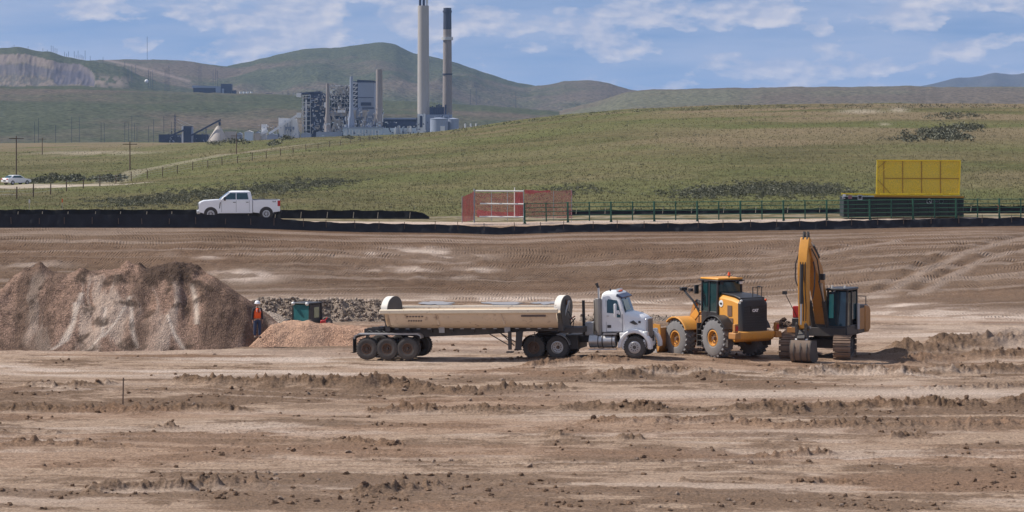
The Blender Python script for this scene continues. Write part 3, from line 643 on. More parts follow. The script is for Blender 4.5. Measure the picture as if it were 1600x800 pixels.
def on(heapdata, n, smin, smax, name, mat, seed, label, cond=None, fr=(.3, 1)):
    X, Y, Zh = heapdata; rg = np.random.default_rng(seed); i = rg.integers(1, X.shape[0]-1, n); j = rg.integers(1, X.shape[1]-1, n)
    x, y, zz = X[i, j], Y[i, j], Zh[i, j]; k = zz > floor_base(x, y)+.12
    if cond is not None: k &= cond(800+F*x/y, YH+F*(H-zz)/y)
    x, y, zz = x[k], y[k], zz[k]; S = smin+(smax-smin)*rg.random(len(x))**2.5
    tag(rocks(name, np.stack([x, y, zz-.03+S*.2], -1), S, mat, seed, .9, {'fresh_or_shade': fr[0]+(fr[1]-fr[0])*rg.random(len(x)), 'pale': .6*(rg.random(len(x)) > .93)}), label, 'rocks')
on((RX, RY, RZ), 9000, .03, .12, 'broken_rocks', M_GREY, 81, 'grey and tan broken rocks covering the long bank', fr=(.0, .7))
on(R2, 500, .05, .2, 'rubble_rocks', M_PILE, 82, 'dark rocks on the low heap beside the excavator', fr=(.5, 1))
on(R3, 800, .05, .15, 'ridge_rocks', M_GREY, 84, 'grey rocks on the ridge behind the white truck cab')

# ------------------------------------------------------------------ shared materials
M_WHITE = paint('white_paint', (.84, .85, .87), .32, 0, .18, .04, coat=.4, low=.7)
M_TWHITE = paint('truck_white', (.86, .86, .86), .33, 0, .30, .05, low=1.5, coat=.3)
M_RUBBER = paint('tyre_rubber', (.045, .043, .042), .85, 0, .55, .2, dcol=(.21, .18, .155))
M_GTYRE = paint('dusty_tyre', (.15, .15, .155), .9, 0, .6, .2, dcol=(.30, .27, .25), low=1.6)
M_STEEL = paint('grey_steel', (.42, .43, .44), .45, .6, .5, .15)
M_CHROME = paint('dull_chrome', (.62, .62, .62), .28, .85, .55, .1, low=1.5)
M_DARK = paint('dark_chassis', (.028, .028, .030), .6, 0, .30, .3)
M_BLACK = paint('black_plastic', (.018, .019, .022), .45, 0, .12, .2)
M_CREAM = paint('cream_tub_paint', (.78, .63, .46), .5, 0, .3, .08, rust=.22, low=2.2, scale=1.1)
M_CREAMR = paint('pale_rim_paint', (.80, .75, .66), .5, 0, .2, .08, rust=.15, low=2.2)
M_YEL = paint('machine_yellow', (.72, .31, .025), .42, 0, .35, .12, rust=.10, low=1.6)
M_YEL2 = paint('faded_machine_yellow', (.46, .19, .030), .5, 0, .35, .2, rust=.22, low=1.6)
M_HUB = paint('rusty_hub', (.13, .065, .035), .8, 0, .4, .3)
M_SILVER = paint('silver_wheel', (.55, .56, .58), .35, .7, .25, .1)
M_GLASS = glass('dark_glass'); M_TEAL = glass('teal_glass', (.005, .030, .034)); M_CLEAR = glass('olive_window', (.17, .19, .12), .25)
M_RED = paint('red_lens', (.45, .02, .02), .3, 0, .1, .1); M_LAMP = paint('clear_lens', (.75, .75, .72), .2, .2, .1, .05)
M_ORANGE_L = paint('orange_beacon', (.75, .10, .02), .3, 0, 0, .1)
M_WOOD = paint('weathered_wood', (.14, .10, .075), .9, 0, 0, .25); M_PALEWOOD = paint('pale_stake_wood', (.55, .47, .36), .85, 0, 0, .15)
M_TUBE = paint('worn_bucket_steel', (.27, .21, .17), .5, .3, .6, .25, low=1.5)
M_HOSE = M_BLACK

def tyre(mb, c, r, w, n=28, hole=.56, lugs=0, lug=.03, axis='y', face=0):
    h = w/2; p = [(r*hole, -h*.85), (r*(hole+.08), -h), (r*.90, -h*.98), (r*.975, -h*.84), (r, -h*.62), (r, h*.62), (r*.975, h*.84), (r*.90, h*.98), (r*(hole+.08), h), (r*hole, h*.85)]
    mb.lathe(p, c, n, axis)
    C = Vector(c)
    for i in range(lugs):
        for sgn in (-1, 1):
            a = 2*math.pi*(i+(.25 if sgn > 0 else 0))/lugs; t = Vector((math.cos(a), 0, math.sin(a))); q = Vector((-math.sin(a), 0, math.cos(a)))
            M = Matrix((q, Vector((0, 1, 0)), t)).transposed() @ Matrix.Rotation(sgn*.5, 3, 'Z')
            mb.box(C+t*(r+lug*.3)+Vector((0, sgn*h*.48, 0)), (2*math.pi*r/lugs*.42, h*.95, lug*2), M)
def wheel(par, loc, r, w, side, tm, rm, hm=None, lugs=0, lug=.03, dish=.3, hole=.56, n=28, holes=8, spokes=0):
    """an Empty named wheel with tyre, rim and hub; side is +1 or -1, the outward face along y"""
    e = empty('wheel', par, loc); m = MB(); tyre(m, (0, 0, 0), r, w, n, hole, lugs, lug); m.build('tyre', tm, e, smooth=35)
    h = w/2*side; R0 = r*hole; m = MB()
    m.lathe([(R0*1.02, -h*.8), (R0*1.02, h*.92), (R0*.90, h*.95), (R0*.84, h*(1-dish)), (R0*.30, h*(1-dish*1.25)), (.001, h*(1-dish*1.25))], (0, 0, 0), n)
    m.lathe([(R0*1.0, -h*.8), (R0*.8, -h*.3), (.001, -h*.3)], (0, 0, 0), 16)
    m.build('rim', rm, e, smooth=30)
    if spokes:
        m = MB()
        for i in range(spokes):
            a = 2*math.pi*i/spokes; m.bar((R0*.25*math.cos(a), h*.80, R0*.25*math.sin(a)), (R0*.92*math.cos(a), h*.90, R0*.92*math.sin(a)), R0*.20, .03)
        m.build('spokes', rm, e)
    m = MB(); m.cyl((0, h*(1-dish*1.4), 0), (0, h*(1-dish*.3), 0), R0*.30, R0*.22, 10)
    for i in range(holes):
        a = 2*math.pi*i/holes; p = Vector((R0*.58*math.cos(a), h*(1-dish*1.05), R0*.58*math.sin(a))); m.cyl(p, p+Vector((0, side*.035, 0)), R0*.085, n=6)
    m.build('hub', hm or rm, e)
    return e

# ------------------------------------------------------------------ silt fences
FAB = paint('black_geotextile', (.010, .011, .014), .8, 0, .0, .35)
FAB2 = paint('faded_geotextile', (.019, .020, .025), .75, 0, .0, .85, scale=.6)
def silt(name_label, d, utop, dz, stakes, mat, sag=.05, lean=.10, seed=0, ustep=3.0):
    root = thing('silt_fence', name_label, 'silt fence', Vector(((utop[0]+utop[1])/2*d/F-800*d/F, d, gz(((utop[0]+utop[1])/2-800)*d/F, d))), group=None)
    ro = root.location; uu = np.arange(utop[0], utop[1]+.1, ustep); X = (uu-800)*d/F; n = len(uu)
    g = ground_z(X, np.full(n, d)); st = np.array(stakes, float); near = np.array([np.min(np.abs(st-a)) for a in uu])
    hh = dz(uu)-sag*sst(0, 22, near)+(fbm(uu/9, 0*uu, 3, seed)-.5)*.06
    V = []; q = 5
    for k in range(q):
        t = k/(q-1); V.append(np.stack([X-ro.x, d-ro.y-lean*t*0+(fbm(uu/6, 0*uu+k*3, 3, seed+1)-.5)*.16*(t > 0)-(1-t)**2*.15, g-ro.z-.12+(hh+.12)*t], -1))
    V = np.array(V).reshape(-1, 3); i = np.arange(q-1)[:, None]*n+np.arange(n-1)[None, :]
    npmesh('fabric', V, np.stack([i, i+1, i+n+1, i+n], -1).reshape(-1, 4), mat, root)
    return root
def stake_on(root, u, d, h, mat, lean=0.0, name='stake', w=.045, front=.12, z0=0.0):
    ro = root.location; x = (u-800)*d/F; m = MB(); z = gz(x, d)
    m.bar(Vector((x, d-front, z+z0))-ro, Vector((x+lean, d-front, z+h))-ro, w, w*.6); return m.build(name, mat, root, label=None)
rs = random.Random(5)
fs = [u+rs.uniform(-4, 4) for u in range(-430, 2060, 41)]
dfront = lambda u: ip(u, [(-400, .98), (380, .94), (425, .80), (470, .66), (700, .60), (760, .52), (850, .55), (1300, .62), (1400, .60), (1600, .62), (2000, .62)])
fe = silt('long black silt fence nearest the pit, running along the slope crest', TOP-.15, (-460, 2080), dfront, fs, FAB2, seed=3)
for u in fs: stake_on(fe, u, TOP-.15, .62+rs.uniform(0, .12)+(.1 if u > 420 else 0), M_WOOD, rs.uniform(-.03, .03), z0=.25)
bs = [28, 66, 106, 149, 188, 229, 268, 308, 350, 388, 430, 470, 511, 552, 590, 640]
dback = lambda u: ip(u, [(-400, .66), (560, .66), (640, .60), (660, .52), (672, .18)])
be = silt('black silt fence behind the white pickup, pale stakes showing', 198.6, (-460, 672), dback, bs, FAB, seed=8)
for u in bs: stake_on(be, u, 198.6, .50, M_PALEWOOD, .05, z0=.05, front=.16)
rsu = [900, 945, 990, 1035, 1080, 1130, 1180, 1230, 1280, 1331, 1392, 1431, 1474, 1516, 1560, 1600, 1640]
br = silt('thin black silt fence running behind the green panels', 202.6, (885, 2080), lambda u: ip(u, [(800, .42), (1300, .42), (1500, .55), (1700, .6)]), rsu, FAB, seed=12)
for u in rsu: stake_on(br, u, 202.6, .55, M_PALEWOOD, .05, z0=.1, front=.16)
for (u, y0_, y1_, d, flag, lab) in [(45.5, 340, 312, 201, 'w', 'thin survey lath with white and red top beside the fence, leftmost'), (97, 337, 311, 201, 'o', 'survey lath with an orange ribbon sticking up over the black fence'),
                                     (1560, 340, 321, 195, 'o', 'orange and white survey lath right of the dark container'), (192, 637, 590, 102.6, 'n', 'bare thin stake standing alone in the churned foreground soil')]:
    b = at(u, y0_, d); g_ = gz(b.x, b.y, True); t_ = at(u, y1_, d); rt = thing('survey_lath', lab, 'stake', (b.x, b.y, g_))
    MB().bar((0, 0, -.1), (.02, 0, t_.z-g_), .045, .02).build('lath', M_WOOD if flag == 'n' else M_PALEWOOD, rt)
    if flag != 'n': MB().box((.02, -.015, t_.z-g_-.12), (.10, .03, .26)).build('ribbon', paint('flag_orange_'+flag, (.75, .17, .05) if flag == 'o' else (.75, .7, .68), .6, 0, 0), rt)

# ------------------------------------------------------------------ red netting enclosure with white pipe rails
DG = 191.5
M_NET = mesh_net('red_safety_net', (.58, .17, .18), .50); M_NETD = mesh_net('doubled_safety_net', (.62, .10, .12), .72)
M_PIPE = paint('white_pipe', (.80, .78, .72), .5, 0, 0, .05); M_GREYP = paint('galvanised_post', (.33, .34, .35), .6, .3, 0, .15)
g0 = at(780, 344, DG); g0.z = gz(g0.x, DG)
gate = thing('netting_gate', 'pipe rail enclosure hung with red safety netting behind the pit fence', 'gate', g0)
def gl(u, y, d=DG): return at(u, y, d)-g0
for (u, yt, yb, w, mt, dd) in [(722, 306, 347, .05, M_GREYP, -.5), (741, 295, 346, .11, M_GREYP, 0), (768, 299, 343, .05, M_GREYP, 0), (793, 299, 343, .05, M_GREYP, 0), (804, 293, 339, .07, M_PIPE, .3), (818, 296, 345, .06, M_GREYP, 0), (865, 299, 343, .04, M_GREYP, .8), (893, 296, 344, .05, M_GREYP, 1.5)]:
    MB().cyl(gl(u, yb+2, DG+dd), gl(u, yt, DG+dd), w/2, n=8).build('post', mt, gate)
for (u0_, u1_, y_) in [(743, 818, 298.3), (750, 818, 318.3), (749, 818, 338.6)]:
    MB().cyl(gl(u0_, y_, DG-.1), gl(u1_, y_+.6, DG-.1), .055, n=10).build('pipe_rail', M_PIPE, gate)
def net(u0_, u1_, yt0, yt1, yb0, yb1, d0, d1, mt, name='netting', nx=16, ny=7, sag=1.2, seed=0):
    m = MB(); v = []
    for j in range(ny+1):
        for i in range(nx+1):
            a = i/nx; b = j/ny; u = u0_+(u1_-u0_)*a; d = d0+(d1-d0)*a; y = (yt0+(yt1-yt0)*a+sag*math.sin(math.pi*a))*(1-b)+(yb0+(yb1-yb0)*a)*b
            p = gl(u, y, d); p.y += .10*(float(vn(i*.9, j*.8, seed))-.5)*2; p.z += .05*(float(vn(i*.7, j*.9, seed+3))-.5); v.append(p)
    f = [(j*(nx+1)+i, j*(nx+1)+i+1, (j+1)*(nx+1)+i+1, (j+1)*(nx+1)+i) for j in range(ny) for i in range(nx)]
    m.add(v, f); return m.build(name, mt, gate, smooth=180)
net(722, 741, 308, 298, 347, 344, DG-.5, DG, M_NETD, seed=1); net(742, 818, 301, 300, 337, 340, DG+.9, DG+1.1, M_NET, seed=2); net(805, 817.5, 298, 299, 340, 340, DG+.15, DG+.1, M_NETD, seed=3)
net(819, 894, 297, 297, 340, 341, DG+.1, DG+1.5, M_NET, seed=4); net(745, 805, 328, 331, 339, 339, DG+1.4, DG+1.3, M_NETD, seed=6)
net(820, 860, 296, 297, 303, 300, DG+.02, DG+.6, M_NETD, seed=7, ny=2)

# ------------------------------------------------------------------ green livestock panels, one thing each
M_GREEN = paint('green_tube', (.02, .10, .06), .5, 0, .1, .15)
PW = 67.4*DG/F; PH = 1.46
def panel():
    rt = thing('fence_panel', 'green tube livestock panel', 'fence panel', (0, 0, 0), group='green livestock panels in a row')
    for x in (0, PW): MB().cyl((x, 0, -.05), (x, 0, PH), .045 if x else .065, n=8).build('post', M_GREEN, rt)
    MB().cyl((PW/2, 0, .1), (PW/2, 0, PH), .045, n=8).build('post', M_GREEN, rt)
    for k in range(5): MB().cyl((.02, 0, .22+k*.295), (PW-.02, 0, .22+k*.295), .027, n=6).build('rail', M_GREEN, rt)
    for s_ in (-1, 1): MB().bar((0, 0, .35), (s_*.10, -.22, -.04), .03).build('foot', M_GREEN, rt)
    return rt
pn = panel(); base = 820
plabs = ['panel in front of the red netting, joined to the white pipe rails', 'panel standing just right of the red netting', 'second panel right of the red netting', 'third panel right of the red netting', 'panel midway between netting and dark container',
         'third panel left of the dark container', 'second panel left of the dark container', 'panel ending at the dark container left corner', 'panel in front of the container left end', 'panel in front of the container middle', 'panel in front of the container logo', 'panel just right of the dark container', 'panel at the right edge of the photograph', 'panel beyond the right edge']
for k in range(13):
    o = pn if k == 0 else copy_tree(pn)
    u = base+67.4*k; x = (u-800)*DG/F; x2 = (u+67.4-800)*DG/F; z, z2 = gz(x, DG), gz(x2, DG)
    o.location = (x, DG+(.0 if k % 2 else .05), z); o.rotation_euler = (0, -math.atan2(z2-z, x2-x), 0); o['label'] = 'green tube '+plabs[k]

# ------------------------------------------------------------------ dark container with an open yellow mesh lid
DC = 193.0
c0 = at(1412, 343, DC); c0.z = gz(c0.x, DC)
bin_ = thing('waste_container', 'long dark green container with raised yellow mesh lid behind green panels', 'container', c0)
M_CONT = paint('dark_container', (.012, .020, .022), .5, 0, .1, .3); M_YMESH = mesh_net('yellow_mesh', (.85, .55, .012), .74); M_YFR = paint('yellow_frame', (.90, .62, .02), .5, 0, .05, .15, rust=.1); M_YFD = paint('orange_frame', (.34, .17, .015), .55, 0, 0, .2)
cw = (1506-1318)*DC/F; ch = (342-309.5)*DC/F; xl, xr = -cw/2, cw/2; cd = 2.3
MB().bb((xl, 0, .12), (xr, cd, ch)).build('container_body', M_CONT, bin_, bevel=.03)
for k in range(12):
    x = xl+.25+k*(cw-.5)/11; MB().bb((x-.05, -.07, .15), (x+.05, -.005, ch-.08)).build('rib', M_CONT, bin_)
MB().bb((xl-.03, -.09, ch-.005), (xr+.03, cd+.05, ch+.07)).build('top_rim', M_CONT, bin_)
def cl(u, y, d=DC): return at(u, y, d)-c0
MB().bar(cl(1315, 302.6, DC+.2), cl(1371, 304, DC+.2), .12, .09).build('side_beam', M_YFR, bin_)
MB().bar(cl(1366, 306.5, DC-.1), cl(1506, 308, DC-.1), .14, .13).build('hinge_beam', M_YFD, bin_)
for k in range(5): MB().bar(cl(1376+k*27, 303, DC-.12), cl(1392+k*27, 303.4, DC-.12), .10, .10).build('hinge_plate', M_YFR, bin_)
lid = empty('lid', bin_, (0, 0, 0)); dl = DC+.25; dt = DC+.55
def fr(u0_, y0_, u1_, y1_, w, mt=M_YFR, name='lid_bar'):
    d0_ = dl+(dt-dl)*(304-y0_)/54; d1_ = dl+(dt-dl)*(304-y1_)/54; MB().bar(cl(u0_, y0_, d0_), cl(u1_, y1_, d1_), w).build(name, mt, lid)
fr(1369.5, 250.6, 1501, 251, .09); fr(1369.5, 304, 1499, 304, .12); fr(1371, 250, 1369.5, 305, .09); fr(1500.5, 251, 1498.5, 304, .08)
for u in (1381, 1410.5, 1440, 1469.5): fr(u, 252, u, 303, .05, M_YFD)
fr(1382, 278.5, 1499, 279, .05, M_YFD); fr(1371, 280, 1392, 303, .035, M_YFD); fr(1372, 262, 1384, 252, .035, M_YFD); fr(1378, 268, 1384, 263, .05)
m = MB(); m.add([cl(1370, 251, dt+.03), cl(1501, 251, dt+.03), cl(1499, 303.5, dl+.03), cl(1370, 303.5, dl+.03)], [(0, 1, 2, 3)]); m.build('lid_mesh', M_YMESH, lid)
M_STICK = paint('sticker_grey', (.38, .38, .40), .6, 0, 0, .2); M_STICKW = paint('sticker_white', (.75, .75, .75), .5, 0, 0, .1)
MB().bar(cl(1317, 306.5, DC-.02), cl(1321, 307, DC-.02), .08, .30).build('corner_plate', M_STICKW, bin_)
s0 = cl(1343.5, 307.8, DC); m = MB(); a = .17
for (q, w_) in (((-a, 0, -a, 0, 1), 0), ((a, 0, a, 0, 1), 0)): pass
m.box((s0.x, -.085, s0.z-.02), (.34, .012, .36)); m.build('notice', M_STICK, bin_); MB().box((s0.x, -.098, s0.z-.02), (.22, .01, .22)).build('notice_print', M_BLACK, bin_)
MB().box((cl(1328, 308).x, -.085, s0.z), (.28, .012, .26)).build('notice', paint('red_notice', (.25, .13, .14), .6, 0, 0), bin_)
def text(body, size, mat, par, loc, rot, name='lettering', ex=.004, bold=0):
    c = bpy.data.curves.new(name, 'FONT'); c.body = body; c.size = size; c.extrude = ex; c.align_x = 'CENTER'; c.align_y = 'CENTER'; c.offset = bold; c.materials.append(mat)
    o = bpy.data.objects.new(name, c); COL.objects.link(o); bpy.context.view_layer.update()
    me = bpy.data.meshes.new_from_object(o.evaluated_get(bpy.context.evaluated_depsgraph_get())); bpy.data.objects.remove(o)
    o = bpy.data.objects.new(name, me); COL.objects.link(o); o.parent = par; o.location = loc; o.rotation_euler = rot; return o
lg = cl(1451.5, 314.5, DC); m = MB()
for k in range(6):
    a0, a1 = math.pi/3*k+math.pi/6, math.pi/3*(k+1)+math.pi/6; r_ = .19
    m.bar((lg.x+r_*math.cos(a0), -.10, lg.z+r_*math.sin(a0)), (lg.x+r_*math.cos(a1), -.10, lg.z+r_*math.sin(a1)), .02, .055)
m.bar((lg.x+.02, -.10, lg.z+.02), (lg.x+.14, -.10, lg.z-.17), .02, .05); m.build('hexagon_emblem', M_STICK, bin_)
text('sws', .26, paint('faint_print', (.10, .10, .13), .6, 0, 0), bin_, (lg.x+.44, -.095, lg.z), (R(90), 0, 0)); m = MB()
for k in range(14): a0, a1 = 2*math.pi*k/14, 2*math.pi*(k+1)/14; m.bar((lg.x+.86+.16*math.cos(a0), -.10, lg.z+.16*math.sin(a0)), (lg.x+.86+.16*math.cos(a1), -.10, lg.z+.16*math.sin(a1)), .02, .035)
m.build('ring_emblem', paint('faint_ring', (.12, .13, .15), .6, 0, 0), bin_)

# ------------------------------------------------------------------ a road vehicle body from side outlines
def car_body(par, side, zfun, W2, name, mat, tumble, n_y=(1.0, .94, .80), bevel=.0):
    pass
def pickup():
    d = 195.5; p = at(372, 341, d); z = gz(p.x, d); yaw = math.pi+R(9)
    rt = thing('pickup_truck', 'white crew cab pickup parked facing left behind the silt fence', 'pickup', (p.x, d, z), rot=(0, 0, yaw))
    # local x forward; total length 5.85, wheels at +1.85 and -1.98
    hw = .98; s_ = 1.0
    fend = lambda xc, r=.53: [(xc+r*math.cos(a), .46+r*math.sin(a)*1.0) for a in [math.pi*k/10 for k in range(11)]]
    low = [(2.86, .62), (2.88, 1.02), (2.80, 1.28), (2.55, 1.37), (1.45, 1.46), (1.20, 1.46), (-.98, 1.44)]
    fa = fend(2.02, .50); poly = [(2.86, .58)]+[(2.52, .50)]+[(x, z_) for x, z_ in fa if x < 2.60][0:11]+[(1.45, .50), (-.98, .50), (-.98, 1.44), (1.20, 1.46), (1.45, 1.46), (2.50, 1.385), (2.74, 1.30), (2.86, 1.12)]
    MB().prism(poly, -hw, hw).build('front_body', M_WHITE, rt, bevel=.035)
    ra = fend(-1.98, .50); poly = [(-1.02, .55), (-1.47, .50)]+[(x, z_) for x, z_ in ra]+[(-2.50, .56), (-2.98, .62), (-2.98, 1.46), (-1.02, 1.44)]
    bed = MB().prism(poly, -hw+.01, hw-.01).build('bed', M_WHITE, rt, bevel=.03)
    MB().bb((-2.90, -hw+.12, 1.43), (-1.08, hw-.12, 1.475)).build('bed_liner', M_BLACK, rt)
    # cab: lofted outline rings from belt to roof
    def ring(x0, x1, hy, z_): return [(x0, -hy, z_), (x1, -hy, z_), (x1, hy, z_), (x0, hy, z_)]
    MB().loft([ring(-.98, 1.36, .955, 1.44), ring(-.92, 1.02, .90, 1.75), ring(-.84, .62, .82, 2.06), ring(-.76, .42, .74, 2.10)]).build('cab', M_WHITE, rt, bevel=.04)
    for sgn in (-1, 1):
        y = lambda z_: sgn*(.955-(z_-1.44)*.19+.006)
        for poly in ([(1.16, 1.50), (.62, 1.96), (.22, 1.96), (.22, 1.50)], [(.16, 1.50), (.16, 1.96), (-.62, 1.96), (-.70, 1.50)]):
            m = MB(); v = [(a, y(b)+sgn*.004, b) for a, b in poly]+[(a, y(b)-sgn*.03, b) for a, b in poly]; k = len(poly)
            m.add(v, [tuple(range(k)), tuple(range(2*k-1, k-1, -1))]+[(i, k+i, k+(i+1) % k, (i+1) % k) for i in range(k)]); m.build('side_window', M_GLASS, rt)
        for x0_ in (.19, -.76, 1.24): MB().bb((x0_-.008, sgn*(hw-.004), .58), (x0_+.008, sgn*(hw+.003), 1.42)).build('door_seam', M_DARK, rt)
        for x0_ in (.33, -.60): MB().bb((x0_-.10, sgn*hw, 1.27), (x0_+.08, sgn*(hw+.03), 1.31)).build('door_handle', M_BLACK, rt)
        MB().box((1.02, sgn*(hw+.17), 1.55), (.14, .20, .27)).build('mirror', M_BLACK, rt, bevel=.03)
        MB().prism([(1.36, .85), (1.42, .85), (1.37, 1.28), (1.30, 1.32)], sgn*(hw-.01), sgn*(hw+.012)).build('fender_vent', M_BLACK, rt)
        MB().bb((-2.95, sgn*(hw-.10), .98), (-3.0, sgn*(hw-.005), 1.42)).build('tail_light', M_RED, rt, bevel=.01)
        MB().bb((-2.975, sgn*(hw-.03), 1.0), (-2.80, sgn*(hw+.006), 1.40)).build('tail_light', M_RED, rt)
        MB().bb((2.70, sgn*.62, .98), (2.885, sgn*(hw-.02), 1.22)).build('headlight', M_LAMP, rt, bevel=.01)
        for xc in (2.02, -1.98):
            MB().cyl((xc, sgn*(hw-.45), .46), (xc, sgn*(hw-.02), .46), .50, n=24).build('wheel_well', M_DARK, rt)
            wheel(rt, (xc, sgn*(hw-.13), .445), .445, .28, sgn, M_RUBBER, M_SILVER, M_SILVER, n=26, dish=.2, hole=.60, holes=8, spokes=8)
        text('4x4', .17, M_BLACK, rt, (-2.55, sgn*(hw+.0), 1.33), (R(90), 0, 0 if sgn < 0 else math.pi), name='badge')
    m = MB(); m.add([(1.375, -.88, 1.47), (1.375, .88, 1.47), (.66, .79, 2.04), (.66, -.79, 2.04)], [(0, 1, 2, 3)]); m.build('windscreen', M_GLASS, rt)
    MB().bb((2.84, -.62, .78), (2.90, .62, 1.20)).build('grille', M_BLACK, rt); MB().bb((2.78, -.95, .46), (2.98, .95, .70)).build('front_bumper', M_CHROME, rt, bevel=.04)
    MB().bb((-3.12, -.92, .52), (-2.96, .92, .70)).build('rear_bumper', M_BLACK, rt, bevel=.03); MB().bb((-2.8, -.4, .38), (2.4, .4, .54)).build('chassis', M_DARK, rt)
    MB().prism([(2.55, 1.36), (1.45, 1.455), (1.45, 1.49), (2.50, 1.42), (2.70, 1.32)], -.62, .62).build('bonnet_bulge', M_WHITE, rt, bevel=.02)
    MB().box((-.55, -.80, 1.60), (.12, .02, .14)).build('window_sticker', M_LAMP, rt)
pickup()
def sedan():
    p = gp(25.5, 288.6); rt = thing('white_car', 'small white car seen from behind on the far left road', 'car', p, rot=(0, 0, R(48)))
    hw = .86
    poly = [(-2.15, .42), (-2.18, .85), (-2.05, 1.0), (-1.2, 1.03), (.9, .95), (1.95, .80), (2.15, .62), (2.12, .32), (1.75, .28), (-1.9, .28)]
    MB().prism(poly, -hw, hw).build('body', M_WHITE, rt, bevel=.06)
    def ring(x0, x1, hy, z_): return [(x0, -hy, z_), (x1, -hy, z_), (x1, hy, z_), (x0, hy, z_)]
    MB().loft([ring(-1.70, 1.0, .80, 1.0), ring(-1.15, .35, .68, 1.36), ring(-.85, .05, .58, 1.44)]).build('cabin', M_WHITE, rt, bevel=.05)
    for sgn in (-1, 1):
        m = MB(); m.add([(-1.30, sgn*.79, 1.05), (.72, sgn*.79, 1.03), (.25, sgn*.695, 1.34), (-.98, sgn*.695, 1.34)], [(0, 1, 2, 3)]); m.build('side_window', M_GLASS, rt)
        MB().bb((-2.17, sgn*.45, .78), (-2.195, sgn*.82, .95)).build('tail_light', M_RED, rt)
        for xc in (-1.3, 1.35): wheel(rt, (xc, sgn*.79, .33), .33, .22, sgn, M_RUBBER, M_SILVER, n=18, holes=5)
    m = MB(); m.add([(-1.69, -.70, 1.06), (-1.69, .70, 1.06), (-1.17, .60, 1.37), (-1.17, -.60, 1.37)], [(0, 1, 2, 3)]); m.build('rear_window', M_GLASS, rt)
    MB().bb((-2.20, -.28, .55), (-2.185, .28, .70)).build('number_plate', M_DARK, rt)
sedan()

# ------------------------------------------------------------------ field fence, utility poles
fp = [(-4, 311), (26, 311), (52, 308), (79, 304), (104, 299), (130, 294.5), (156, 291), (181, 287), (205, 283), (230, 279), (254, 275), (277, 271), (301, 266), (325, 262), (347, 258), (371, 255), (394, 251), (416, 247), (438, 243), (458, 240), (478, 236), (497, 233), (515, 230), (532, 227), (548, 224), (563, 221), (577, 219), (590, 217)]
P0 = gp(200, 284); ff = thing('wire_fence', 'old wire fence on dark wooden posts climbing the grass diagonally', 'fence', P0); tops = []
for i, (u, y) in enumerate(fp):
    q = gp(u, y)-P0; h_ = 1.45 if i % 2 == 0 else 1.25
    MB().cyl(q-Vector((0, 0, .2)), q+Vector((rs.uniform(-.05, .05), 0, h_)), .085, .07, n=6).build('post', M_WOOD, ff); tops.append(q)
for hh in (.45, .8, 1.15): MB().tube([q+Vector((0, 0, hh)) for q in tops], .012, 4).build('wire', M_STEEL, ff)
def pole(u, yb, yt, d, label, arm, r=.14, group=None, w=1.3):
    b = at(u, yb, d); t_ = at(u, yt, d); rt = thing('utility_pole', label, 'utility pole', b, group=group); h_ = t_.z-b.z
    MB().cyl((0, 0, -.5), (0, 0, h_), r, r*.7, n=8).build('pole', M_WOOD, rt)
    if arm: MB().bar((-w, 0, h_-.5), (w, 0, h_-.5), .14).build('crossarm', M_WOOD, rt)
def gd(u, d): x = (u-800)*d/F; return YH+F*(H-gz(x, d))/d
for (u, yt, d, lab) in [(25.5, 212, 470, 'wooden utility pole rising behind the small white car'), (203, 221, 485, 'wooden utility pole with one crossarm standing among the fence posts'), (369.5, 209, 620, 'wooden utility pole right of the others on the grassy rise'), (66, 215, 900, 'thin distant utility pole between the two left wooden poles')]:
    pole(u, gd(u, d), yt, d, lab, True, .13 if d < 700 else .16)

